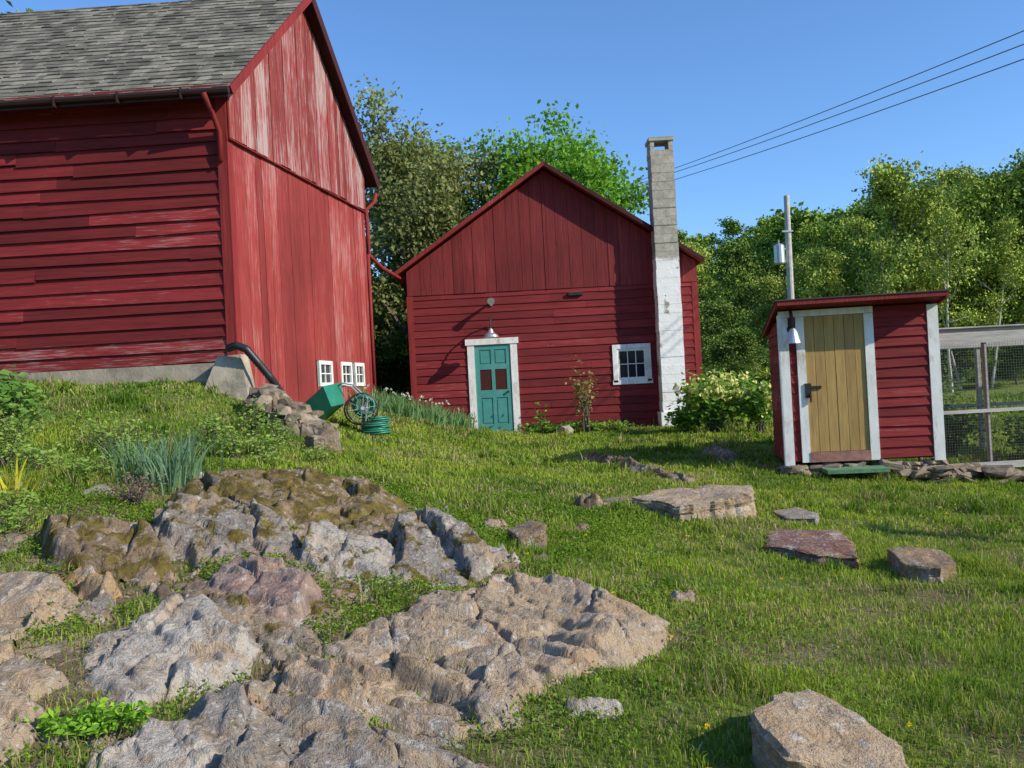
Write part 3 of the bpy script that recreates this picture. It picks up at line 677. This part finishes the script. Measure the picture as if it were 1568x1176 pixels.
mb=MB()
for OO,uu,nnn,mm in((Oe,u,nn,0),(Oe2,u2,nn2,2)):
    P=lambda a,b_,o:OO+l*a+uu*b_+nnn*o
    dz=-.11 if mm==0 else -.17
    mb.hexa([P(-.03,0,dz),P(.0,0,dz),P(.0,RW,dz),P(-.03,RW,dz),P(-.03,0,.02),P(.0,0,.02),P(.0,RW,.02),P(-.03,RW,.02)],mm)
mb.fbox(C0-g*oh,l,nF,-.27,LL,ze-.14,ze-.01,0,.03,1)
mb.tube([C0-g*(oh+.07)-l*.3+Vector((0,0,ze-.06)),C0-g*(oh+.07)+l*LL+Vector((0,0,ze-.02))],.05,8,1)
for k in range(12):
    t=.4+k*.95;mb.fbox(C0-g*oh,l,nF,t,t+.02,ze-.16,ze-.0,.03,.13,1)
mb.fbox(C0,l,nF,-.2,LL,ze+.02,ze+.06,.05,.37,0)
mb.obj("fascia_and_gutter",[M_trimR,simple("gutter_brown",(.04,.018,.015),.5),M_rake],barn)
mb=MB()
mb.tube([Vector((-2.8,19.05,6.15)),Vector((-2.85,19.0,5.95)),Vector((-3.0,18.8,5.75)),Vector((-2.98,18.75,5.3)),Vector((-2.98,18.75,4.75)),Vector((-2.75,19.1,4.5)),Vector((-2.45,19.7,4.33))],.045,8)
mb.tube([Vector((-2.99,18.7,4.75)),Vector((-2.99,18.68,1.6))],.04,8)
mb.tube([C0-g*.5+l*.05+Vector((0,0,6.2)),C0-g*.3+l*.05+Vector((0,0,6.0)),C0+nF*.09+l*.07+Vector((0,0,5.75)),C0+nF*.09+l*.07+Vector((0,0,5.3))],.04,8)
mb.obj("downspout",[M_trimR],barn,smooth=True)
mb=MB()
mb.fbox(C0,l,nF,-.0,LL,1.2,2.27,-.2,.035,0)
mb.hexa([(-4.82,12.3,1.0),(-3.66,12.2,1.0),(-3.72,12.96,1.0),(-4.75,12.96,1.0),(-4.33,12.68,2.34),(-3.98,12.66,2.36),(-3.96,12.96,2.36),(-4.3,12.96,2.36)])
o=mb.obj("foundation_pier",[M_conc],barn)
mb=MB();pp=[Vector(p) for p in [(-4.14,12.6,2.45),(-3.98,12.5,2.48),(-3.84,12.5,2.42),(-3.70,12.55,2.22),(-3.56,12.65,2.0),(-3.46,12.8,1.78),(-3.38,13.0,1.6),(-3.3,13.3,1.45)]]
pts=[];rad=[]
for i in range(len(pp)-1):
    for k in range(10): pts.append(pp[i].lerp(pp[i+1],k/10));rad.append(.062 if k%2 else .054)
mb.tube(pts,rad,10);mb.obj("drain_pipe",[M_blackpipe],smooth=True)
# ------------------------------------------------------------------ MIDDLE BARN
b2=empty("red_barn")
Y0=20.;XL,XR=-2.33,4.42;PX=.98;ZP=6.82;SLP=.67
def rz2(x): return ZP-.12-abs(x-PX)*SLP
f=Vector((1,0,0));n=Vector((0,-1,0));O=Vector((0,Y0,0))
mb=MB();dep=7
v=[(XL+.02,Y0+.01,.2),(XR-.02,Y0+.01,.2),(XR-.02,Y0+.01,rz2(XR)),(PX,Y0+.01,rz2(PX)),(XL+.02,Y0+.01,rz2(XL))]
v2=[(a,Y0+dep,c) for a,_,c in v]
mb.add(v+v2,[(0,1,2,3,4),(9,8,7,6,5),(0,5,6,1),(1,6,7,2),(2,7,8,3),(3,8,9,4),(4,9,5,0)],0);mb.obj("wall_core",[M_dark],b2)
mb=MB();clap(mb,O,f,n,XL+.12,XR-.12,.45,3.97,.178,[(-1.0,.16,.3,2.84),(2.37,3.26,1.68,2.56)],.026,.006);mb.obj("clapboards",[M_clapM],b2)
mb=MB();vboards(mb,O+n*.012,f,n,XL+.0,XR-.0,lambda s:3.94,lambda s:rz2(s)+.02,(.2,.32),.018,peak=PX);mb.obj("gable_boards",[M_vertM],b2)
mb=MB();mb.fbox(O,f,n,XL-.02,XL+.12,.4,3.93,0,.03);mb.fbox(O,f,n,XR-.12,XR+.02,.4,3.93,0,.03)
mb.obj("corner_boards",[M_trimR],b2)
mb=MB()
for (xa,xb) in((XL,XL),(XR,XR)):
    mb.box(xa-.02,xa+.02,Y0+.02,Y0+dep,.4,rz2(xa))
mb.obj("side_walls",[M_clapM],b2)
mb=MB()
for sgn in(-1,1):
    xe=PX+sgn*3.58;ze2=ZP-3.58*SLP
    for (y0,y1,t0,t1,m) in((Y0-.33,Y0+dep+.2,-.05,.0,1),(Y0-.34,Y0+dep+.2,.0,.03,0),(Y0-.36,Y0-.34,-.08,.02,1 if sgn<0 else 2)):
        mb.hexa([(PX,y0,ZP+t0),(xe,y0,ze2+t0),(xe,y1,ze2+t0),(PX,y1,ZP+t0),(PX,y0,ZP+t1),(xe,y0,ze2+t1),(xe,y1,ze2+t1),(PX,y1,ZP+t1)],m)
mb.obj("roof",[M_shingle2,M_trimR,M_rake],b2)
mb=MB();cx0,cx1,cy0,cy1=3.40,3.95,19.52,20.02
z=.2
while z<6.93:
    j=[random.uniform(-.008,.008) for _ in range(4)];t=min(z+.2,6.93)
    mb.box(cx0+j[0]+.004*z,cx1+j[1],cy0+j[2],cy1,z+.001,t-.001);z=t
for (a,c) in((cx0+.03,cx0+.12),(cx1-.1,cx1-.01)): mb.box(a,c,cy0+.01,cy1-.01,6.93,7.14)
mb.box(cx0+.0,cx1+.02,cy0-.02,cy1+.02,7.14,7.22)
mb.box(cx0-.05,cx1+.05,cy0-.04,cy1-.02,.2,.95)
mb.obj("chimney",[M_chim],b2)
mb=MB();FB=lambda *a,m=0:mb.fbox(O,f,n,*a,m)
FB(-1.0,-.84,.60,2.72,0,.05,m=0);FB(0.0,.16,.60,2.72,0,.05,m=0);FB(-1.04,.2,2.72,2.86,0,.07,m=0);FB(-.84,0.,.58,.66,0,.09,m=0)
FB(-.84,0.,.66,2.72,0,.012,m=1)
for s0,s1 in((-.84,-.73),(-.11,0.),(-.46,-.38)): FB(s0,s1,.66,2.72,.012,.03,m=1)
for s0,s1 in((-.73,-.46),(-.38,-.11)):
    for z0,z1 in((.66,.86),(1.48,1.66),(2.14,2.26),(2.6,2.72)): FB(s0,s1,z0,z1,.012,.03,m=1)
    FB(s0+.03,s1-.03,.9,1.44,.012,.024,m=1);FB(s0+.03,s1-.03,2.29,2.57,.012,.024,m=1)
    FB(s0,s1,1.66,2.14,.012,.016,m=2)
mb.tube([(-.1,19.97,1.6),(-.1,19.92,1.6)],[.015,.03],10,3)
mb.obj("door",[M_white,M_teal,M_dglass,M_iron],b2)
mb=MB();a,c_,d0,d1=2.37,3.26,1.68,2.56
for q_ in((a,a+.1,d0,d1),(c_-.1,c_,d0,d1),(a+.1,c_-.1,d1-.1,d1),(a-.02,c_+.02,d0-.05,d0+.05)): FB(*q_,0,.05)
FB(a+.1,c_-.1,d0+.05,d1-.1,-.0,.008,m=1)
for q_ in((a+.1,a+.16),(c_-.16,c_-.1)): FB(*q_,d0+.05,d1-.1,.008,.03)
for q_ in((d0+.05,d0+.11),(d1-.16,d1-.1)): FB(a+.16,c_-.16,*q_,.008,.03)
wv=(c_-.16)-(a+.16)
for k in(1,2): FB(a+.16+wv*k/3-.01,a+.16+wv*k/3+.01,d0+.11,d1-.16,.008,.024)
FB(a+.16,c_-.16,(d0+d1)/2-.03,(d0+d1)/2-.01,.008,.022)
mb.obj("window",[M_white,M_glass],b2)
def gooseneck(mb,O,f,n,s,z,out=.5,m0=0,m1=1,r=.17):
    O=Vector(O);f=Vector(f);n=Vector(n);P=lambda a,o,zz:O+f*a+n*o+Vector((0,0,zz))
    pts=[P(s,.02,z),P(s,.1,z+.16),P(s,out*.45,z+.26),P(s,out*.85,z+.2),P(s,out,z+.06),P(s,out,z-.02)]
    mb.tube([P(s,.0,z),P(s,.04,z)],.05,10,m1);mb.tube(pts,.018,8,m1)
    c=[P(s,out,z-.0),P(s,out,z-.04),P(s,out,z-.09),P(s,out,z-.15),P(s,out,z-.2)]
    mb.tube(c,[.03,.055,.07,r*.85,r],16,m0)
mb=MB();gooseneck(mb,O,f,n,-.42,3.05,.6,r=.18)
FB(-.41,-.36,3.62,3.76,.02,.05,m=0);mb.tube([(-.38,19.95,3.7),(-.38,19.7,3.72),(-.38,19.55,3.68)],[.025,.04,.085],12,0)
FB(1.42,1.75,3.76,3.83,.02,.09,m=1)
mb.obj("wall_lamps",[M_metal,M_iron],b2,smooth=False)
# ------------------------------------------------------------------ SHED
shed=empty("garden_shed")
f=Vector((.993,-.12,0)).normalized();n=Vector((-.12,-.993,0)).normalized();sv=Vector((.2,.98,0)).normalized();O=Vector((3.72,11.8,0));WS=2.04;DS=1.6
zb=.42;zt=2.5
mb=MB();Q=lambda s,d,z:O+f*s+sv*d+Vector((0,0,z))
mb.hexa([Q(.02,.02,zb),Q(WS-.02,.02,zb),Q(WS-.02,DS,zb),Q(.02,DS,zb),Q(.02,.02,zt),Q(WS-.02,.02,zt),Q(WS-.02,DS,zt-.25),Q(.02,DS,zt-.25)]);mb.obj("wall_core",[M_dark],shed)
mb=MB();clap(mb,O,f,n,1.22,WS-.12,zb+.02,zt,.135,(),.026,.006);clap(mb,O,f,n,.11,.2,zb+.02,zt,.135,(),.018,.0)
ns=Vector((-.98,.2,0));clap(mb,O,sv,ns,.0,DS,zb+.02,zt-.12,.135,(),.018,.003)
fr=O+f*WS;clap(mb,fr,sv,-ns,.0,DS,zb+.02,zt-.12,.135,(),.018,.003)
M_shedw=red_wood("shed_clapboard",(.26,.026,.026),(.42,.22,.20),.07,'x',island=.28);mb.obj("clapboards",[M_shedw],shed)
mb=MB();FB=lambda *a,m=0:mb.fbox(O,f,n,*a,m)
FB(-.02,.1,zb-.04,zt-.09,0,.035);FB(WS-.12,WS+.02,zb-.04,zt-.02,0,.035);FB(.2,.31,zb,zt-.09,0,.04);FB(1.10,1.22,zb,zt-.09,0,.04);FB(-.02,1.22,zt-.085,zt-.0,0,.045)
mb.fbox(O,sv,ns,-.035,.08,zb-.04,zt-.05,.0,.03)
mb.obj("white_trim",[M_white],shed)
mb=MB();s=.31
while s<1.095:
    e=min(s+.132,1.097);FB(s+.003,e-.003,zb+.14,zt-.09,0,.018+random.uniform(0,.005),m=0);s=e
FB(.31,1.10,zb+.0,zb+.135,0,.05,m=1)
FB(.35,.5,1.42,1.46,.02,.04,m=2);FB(.28,.36,1.3,1.5,.04,.06,m=2);FB(.335,.355,1.24,1.36,.05,.08,m=2)
mb.obj("door",[M_tan,simple("worn_threshold",(.32,.16,.12),.9,var=.4,scale=10),M_iron],shed)
mb=MB()
oh2=.36;zf=zt+.02
def RS(s,d,z): return O+f*s+sv*d+Vector((0,0,z))
def slab(s0,s1,d0,d1,z0,z1,m):
    k=-.14
    mb.hexa([RS(s0,d0,z0+k*d0),RS(s1,d0,z0+k*d0),RS(s1,d1,z0+k*d1),RS(s0,d1,z0+k*d1),RS(s0,d0,z1+k*d0),RS(s1,d0,z1+k*d0),RS(s1,d1,z1+k*d1),RS(s0,d1,z1+k*d1)],m)
slab(-.05,WS+.05,-oh2,DS+.2,zf,zf+.03,1);slab(-.06,WS+.06,-oh2-.025,-oh2,zf-.02,zf+.04,0);slab(-.08,-.05,-oh2,DS+.2,zf-.03,zf+.035,0);slab(WS+.05,WS+.08,-oh2,DS+.2,zf-.03,zf+.035,0)
slab(-.09,WS+.09,-oh2-.04,DS+.22,zf+.041,zf+.055,2)
mb.obj("roof",[M_trimR,M_clapM,M_shingle2],shed)
mb=MB();gooseneck(mb,O,f,n,.13,2.25,.2,r=.10);mb.obj("barn_lamp",[M_metal,M_iron],shed)
def stone(mb,c,r,sq=(1,1,.6),m=0):
    bm=bmesh.new()
    for i in range(18):
        v=Vector(rng.normal(size=3)).normalized();v=Vector((max(-.8,min(.8,v.x*1.2))*r*sq[0],max(-.8,min(.8,v.y*1.2))*r*sq[1],max(-.75,min(.75,v.z*1.2))*r*sq[2]));bm.verts.new(v)
    bmesh.ops.convex_hull(bm,input=bm.verts);R=Matrix.Rotation(rng.uniform(0,6.28),3,'Z')@Matrix.Rotation(rng.normal()*.25,3,'X')
    lv=[v for v in bm.verts if v.link_faces];ix={v:i for i,v in enumerate(lv)}
    mb.add([Vector(c)+R@v.co for v in lv],[tuple(ix[v] for v in fc.verts) for fc in bm.faces],m);bm.free()
mb=MB()
for k in range(100):
    s=rng.uniform(-.05,2.15);p=O+f*s+n*rng.uniform(-.14,.08);z=gz(p.x,p.y)
    stone(mb,(p.x,p.y,rng.uniform(z-.02,max(z,zb-.07))),rng.uniform(.09,.18),(1.3,.9,.42))
for k in range(34):
    x=rng.uniform(5.8,7.8);stone(mb,(x,11.9+rng.normal()*.15,gz(x,11.9)+rng.uniform(0,.16)),rng.uniform(.1,.24),(1.3,1,.4))
mb.obj("foundation_stones",[M_stone],shed)
mb=MB();mb.fbox(O,f,n,.42,1.2,.30,.35,.1,.5,0);mb.obj("door_step",[M_mat],shed)
mb=MB()
for k in range(110):
    t=rng.uniform(0,1);x=-3.55+1.0*t+rng.normal()*.08;y=12.0-.3*t+rng.normal()*.2
    lay=rng.uniform(0,.42*(1-t*.7));stone(mb,(x,y,gz(x,y)+.03+lay),rng.uniform(.08,.17),(1.1,1,.75))
mb.obj("stone_pile",[M_stone])
# ------------------------------------------------------------------ hose reel cart
wb=empty("hose_reel_cart");cx,cy=-2.88,13.6;z0=gz(cx,cy)
mb=MB()
def tub(c,ax,ay,az,w0,l0,w1,l1,h,t=.015,m=0):
    c=Vector(c);Pt=lambda a,b_,z:c+ax*a+ay*b_+az*z
    o=[Pt(-l0,-w0,0),Pt(l0,-w0,0),Pt(l0,w0,0),Pt(-l0,w0,0),Pt(-l1,-w1,h),Pt(l1*1.2,-w1,h),Pt(l1*1.2,w1,h),Pt(-l1,w1,h)]
    i=[Pt(-l0+t,-w0+t,t),Pt(l0-t,-w0+t,t),Pt(l0-t,w0-t,t),Pt(-l0+t,w0-t,t),Pt(-l1+t,-w1+t,h),Pt(l1*1.2-t,-w1+t,h),Pt(l1*1.2-t,w1-t,h),Pt(-l1+t,w1-t,h)]
    mb.add(o+i,[(3,2,1,0),(0,1,5,4),(1,2,6,5),(2,3,7,6),(3,0,4,7),(8,9,10,11),(12,13,9,8),(13,14,10,9),(14,15,11,10),(15,12,8,11),(4,5,13,12),(5,6,14,13),(6,7,15,14),(7,4,12,15)],m)
axv=Vector((.75,-.35,.55)).normalized();ayv=Vector((.35,.9,.1));ayv=(ayv-axv*ayv.dot(axv)).normalized();azv=axv.cross(ayv)
if azv.z<0: azv=-azv
tub((cx-.05,cy,z0+.2),axv,ayv,azv,.2,.24,.25,.3,.32)
mb.obj("basket",[M_greenp],wb)
mb=MB();wc=Vector((cx+.5,cy-.05,z0+.26));axd=Vector((.25,-.9,.05)).normalized()
def wheel(c,R,axis,m0=0,m1=1,sp=10,rr=.014):
    a=axis.normalized();u_=a.orthogonal().normalized();v_=a.cross(u_);c=Vector(c)
    mb.tube([c+(u_*math.cos(t)+v_*math.sin(t))*R for t in np.linspace(0,2*math.pi,25)],rr,6,m0,cap=False)
    for k in range(sp):
        t=2*math.pi*k/sp;mb.tube([c,c+(u_*math.cos(t)+v_*math.sin(t))*R],.005,4,m1)
    mb.tube([c-a*.05,c+a*.05],.03,8,m1)
wheel(wc,.24,axd);wheel(wc-axd*.5,.24,axd)
mb.tube([wc,wc-axd*.5],.012,6,1)
for s_ in(.06,.44):
    q_=wc-axd*s_;mb.tube([q_+Vector((.05,0,-.2)),q_+Vector((.1,0,.15)),q_+Vector((-.12,0,.38)),q_+Vector((-.3,0,.42))],.012,6,1)
mb.tube([wc-axd*.06+Vector((-.3,0,.42)),wc-axd*.44+Vector((-.3,0,.42))],.012,6,1)
mb.obj("frame_and_wheels",[M_iron,M_metal],wb)
mb=MB();u_=axd.orthogonal().normalized();v_=axd.cross(u_);cc0=wc+Vector((.05,0,.06));pts=[]
for t in np.linspace(0,2*math.pi*14,330):
    la_=.08+.34*(abs(((t/(2*math.pi*5))%2)-1));R=.13+.018*(t//(2*math.pi*5));pts.append(cc0-axd*la_+(u_*math.cos(t)+v_*math.sin(t))*R)
mb.tube(pts,.014,6);hc=Vector((-2.25,13.9,gz(-2.25,13.9)+.03));pts=[]
for t in np.linspace(0,2*math.pi*9,240): pts.append(hc+Vector((math.cos(t)*(.22+.03*math.sin(t*1.3)),math.sin(t)*(.2+.02*math.sin(t*.7)),.03*t/6+.01)))
mb.tube(pts,.016,6);mb.obj("green_hose",[M_greenp],wb,smooth=True)
# ------------------------------------------------------------------ wire enclosure
fe=empty("wire_enclosure_fence");mb=MB();A=Vector((5.93,12.6,0));fx=Vector((.995,.05,0)).normalized();fn=Vector((.05,-.995,0)).normalized();LF=5.5
mb.fbox(A,fx,fn,0,LF,1.97,2.18,0,.03);mb.fbox(A,fx,fn,-.02,LF,2.18,2.2,-1.6,.08);mb.fbox(A,fx,fn,0,LF,.93,.98,0,.04);mb.fbox(A,fx,fn,0,LF,.1,.2,0,.03)
for s in(.0,1.05,2.4,3.8,5.4): mb.fbox(A,fx,fn,s,s+.035,-.1,1.96,-.08,-.002)
for s in(.0,2.4,5.4): mb.fbox(A-fn*2.4,fx,fn,s,s+.06,-.1,2.1,-.08,-.002)
mb.fbox(A-fn*2.4,fx,fn,0,LF,1.95,2.08,0,.03);mb.fbox(A-fn*2.4,fx,fn,0,LF,.9,.96,0,.03)
mb.obj("frame",[M_wood],fe)
mb=MB()
B=A+fn*.012;s=.0
while s<LF: mb.fbox(B,fx,fn,s,s+.003,.2,1.96,0,.002);s+=.04
z=.2
while z<1.95: mb.fbox(B,fx,fn,0,LF,z,z+.003,.0025,.0045);z+=.04
mb.obj("mesh",[M_wire],fe)
# ------------------------------------------------------------------ pole & wires
up_=empty("utility_pole");mb=MB();mb.tube([(11.5,35,.2),(11.6,35,9.0)],[.16,.11],12,0);mb.obj("pole",[simple("pole_wood",(.5,.47,.42),.8,var=.2,scale=6)],up_)
mb=MB();mb.tube([(11.15,34.9,6.2),(11.15,34.9,6.25),(11.15,34.9,6.95),(11.15,34.9,7.02)],[.16,.21,.21,.14],14);mb.box(11.1,11.6,34.95,35.02,6.3,6.36);mb.box(11.1,11.6,34.95,35.02,6.8,6.86)
mb.box(11.3,11.75,34.86,34.9,7.5,7.56)
mb.tube([(11.15,34.9,7.02),(11.15,34.9,7.2)],.03,6);mb.obj("transformer",[M_metal],up_)
mb=MB()
def cable(a,b_,sag,r=.011):
    a=Vector(a);b_=Vector(b_);mb.tube([a.lerp(b_,t)-Vector((0,0,4*sag*t*(1-t))) for t in np.linspace(-.0,1,30)],r,5)
WL=Vector((5.0,46,11.9))
for (dz,e) in((0,(13.2,12,8.35)),(-.1,(13.0,12,7.95)),(-.4,(12.9,12,7.6))):
    cable(WL+Vector((0,0,dz)),e,.25,.013)
mb.obj("power_lines",[M_wire])
mb=MB();mb.tube([(9.2,5.35,-.4),(9.2,5.35,3.95)],[.10,.085],10);mb.tube([(9.2,4.9,3.8),(9.2,5.8,3.8)],.04,8);mb.obj("offframe_shadow_post",[M_wood])  # unseen post, added and sized to cast the shadow line across the lawn
# ------------------------------------------------------------------ plants
def blade_clump(name,cx,cy,n,r,h,w,c,lean=.35,flowers=None):
    x=cx+rng.normal(size=n)*r;y=cy+rng.normal(size=n)*r;g=ground(x,y)
    seg=5;az=rng.uniform(0,6.28,n);la=np.arctan2(y-cy,x-cx)+rng.normal(size=n)*.5;hh=h*rng.uniform(.6,1.1,n);le=np.abs(rng.normal(lean,.2,n))
    V=[];F=[];col=[]
    for i in range(n):
        b=len(V);cc=np.array(c)*rng.uniform(.7,1.3)
        for k in range(seg+1):
            t=k/seg;bend=le[i]*hh[i]*t*t;zz=hh[i]*(t-.35*le[i]*t**3)
            wd=w*.5*(1-t**3)*(1 if k<seg else .05)
            px=x[i]+math.cos(la[i])*bend;py=y[i]+math.sin(la[i])*bend
            V+=[(px-math.cos(az[i])*wd,py-math.sin(az[i])*wd,g[i]-.02+zz),(px+math.cos(az[i])*wd,py+math.sin(az[i])*wd,g[i]-.02+zz)];col+=[cc,cc]
            if k: F.append((b+2*k-2,b+2*k-1,b+2*k+1,b+2*k))
    Fs=[np.array(F)];V=np.array(V);col=np.array(col)
    if flowers:
        nf,fc,fs=flowers;i=rng.integers(0,n,nf);ctr=np.stack([x[i]+rng.normal(size=nf)*.05,y[i]+rng.normal(size=nf)*.05,g[i]+h*rng.uniform(.75,1.1,nf)],1)
        ctr=np.repeat(ctr,6,0)+rng.normal(size=(nf*6,3))*fs*.25
        v,a,b_,c2=leafset(ctr,rng.normal(size=(nf*6,3)),fs,fs*.6,np.tile(np.array(fc),(nf*6,1)))
        o=len(V);V=np.concatenate([V,v]);col=np.concatenate([col,c2]);Fs.append(np.concatenate([a,b_])+o)
    return np_obj(name,V,Fs,[M_leaf],cols=col)
def leafy(name,cx,cy,n,rx,ry,h,ls,cA,cB,stems=8,up=.4,flowers=None,fl=M_leaf):
    mb=MB();z=gz(cx,cy);cl=[]
    for i in range(stems):
        a=rng.uniform(0,6.28);e=Vector((cx+math.cos(a)*rx*rng.uniform(.2,1),cy+math.sin(a)*ry*rng.uniform(.2,1),z+h*rng.uniform(.45,.92)))
        s=Vector((cx+rng.normal()*.1*rx,cy+rng.normal()*.1*ry,z-.03));m_=s.lerp(e,.5)+Vector((0,0,h*.12))
        mb.tube([s,m_,e],[.012*h+.002,.008*h+.001,.003],5,0,cap=False);cl+=[m_,e,e,m_.lerp(e,.5)]
    T=np.array([tuple(c) for c in cl]);ti=rng.integers(0,len(T),n)
    c=T[ti]+rng.normal(size=(n,3))*np.array((rx*.25,ry*.25,h*.13));c[:,2]=np.maximum(c[:,2],z+.02)
    d=rng.normal(size=(n,3));d[:,2]=np.abs(d[:,2])*up;t=rng.random((n,1));col=(np.array(cA)*(1-t)+np.array(cB)*t)*rng.uniform(.8,1.2,(n,1))
    L=ls*rng.uniform(.6,1.3,n);V,A,B,C=leafset(c,d,L,L*.5,col)
    parts=[(V,A,B,C)]
    if flowers:
        nf,fc,fs=flowers;i=rng.integers(0,len(T),nf);cc=T[i]+np.stack([rng.normal(size=nf)*rx*.2,rng.normal(size=nf)*ry*.2-ry*.15,h*rng.uniform(.05,.22,nf)],1)
        cc=np.repeat(cc,12,0)+rng.normal(size=(nf*12,3))*fs*.4;parts.append(leafset(cc,rng.normal(size=(nf*12,3)),fs*.7,fs*.5,np.tile(np.array(fc),(nf*12,1))))
    V,F,C=merge(parts);nv=len(mb.v)
    return np_obj(name,np.concatenate([np.array(mb.v),V]),[np.array(mb.f)]+[q+nv for q in F],[M_bark,fl],cols=np.concatenate([np.full((nv,3),.1),C]),fm=np.r_[np.zeros(len(mb.f)),np.ones(sum(len(q) for q in F))])
blade_clump("daffodil_plant",-3.12,7.75,150,.15,.52,.016,(.17,.28,.16),.28)
blade_clump("daffodil_plant",-3.4,8.0,70,.12,.48,.014,(.19,.30,.15),.35)
blade_clump("daffodil_plant",-3.75,8.4,60,.12,.42,.014,(.19,.32,.12),.35)
blade_clump("yellow_iris_plant",-4.3,7.3,30,.09,.40,.022,(.56,.50,.05),.4)
leafy("dry_brush_plant",-3.2,7.2,300,.24,.2,.26,.03,(.28,.18,.13),(.44,.31,.22),stems=44)
leafy("leafy_weed_plant",-1.88,3.66,520,.26,.12,.11,.045,(.18,.37,.035),(.33,.55,.06),stems=22)
for (x,y,rx,h,nn_) in [(-5.6,9.6,.35,.5,420),(-5.1,8.6,.3,.42,380),(-4.55,8.3,.3,.35,320),(-4.4,9.3,.35,.45,380),(-3.9,8.9,.28,.35,300),(-3.4,9.6,.25,.4,320),(-3.0,9.2,.25,.33,260),(-6.3,10.,.4,.5,420),(-2.7,9.4,.22,.28,240),(-4.9,7.4,.3,.3,320),(-4.5,6.6,.3,.25,300),(-2.2,9.6,.2,.2,150),(-3.9,7.9,.25,.25,220),(-4.1,6.9,.25,.22,220),(-2.5,8.9,.2,.2,150),(-2.9,10.6,.25,.38,260),(-3.3,10.9,.22,.42,260),(-3.8,6.4,.25,.18,200)]:
    leafy("tall_weed_plant",x,y,nn_,rx,rx,h,.055,(.20,.31,.06),(.35,.48,.11),stems=18,flowers=(3,(.5,.45,.05),.02))
leafy("broadleaf_bush",-5.9,9.9,700,.45,.4,.75,.13,(.11,.24,.05),(.22,.38,.08),stems=22)
for (x,y) in [(-2.25,18.3),(-1.95,18.4),(-1.6,18.6),(-1.25,18.8),(-2.6,18.0),(-2.9,17.2),(-1.8,17.9),(-2.3,17.5)]:
    blade_clump("daffodil_row_plant",x,y,100,.17,.52,.028,(.18,.31,.13),.3,flowers=(4,(.75,.75,.7),.05))
for (x,y,h) in [(.45,19.4,.25),(.8,19.3,.28),(1.3,19.2,.3),(1.8,19.3,.28),(2.3,19.4,.25),(-1.3,19.4,.3)]:
    leafy("border_plant",x,y,300,.32,.2,h,.09,(.15,.29,.05),(.27,.42,.08),stems=12)
leafy("sapling_tree",1.62,19.1,260,.34,.25,1.55,.11,(.2,.3,.07),(.40,.30,.14),stems=7)
leafy("sapling_tree",.62,19.3,60,.14,.1,.7,.1,(.15,.36,.06),(.25,.5,.07),stems=4)
leafy("flowering_shrub",4.1,17.6,2000,.7,.5,1.1,.15,(.12,.25,.045),(.25,.43,.08),stems=40,flowers=(85,(.85,.82,.36),.14))
leafy("flowering_shrub",4.95,17.3,1000,.4,.4,.9,.15,(.12,.25,.045),(.25,.43,.08),stems=22,flowers=(32,(.85,.82,.36),.13))
leafy("leafy_shrub",3.55,17.8,700,.3,.3,.55,.12,(.12,.27,.045),(.2,.42,.06),stems=16)
mb=MB();stone(mb,(1.1,18.9,gz(1.1,18.9)+.1),.2,(1,.9,.7));mb.obj("white_stone",[M_conc])
for (x,y,rx,h) in [(7.4,14.6,.5,.8),(8.4,14.0,.5,.7),(9.0,19,1,1.2)]:
    leafy("garden_shrub",x,y,700,rx,rx,h,.1,(.11,.19,.06),(.19,.28,.1),stems=16)
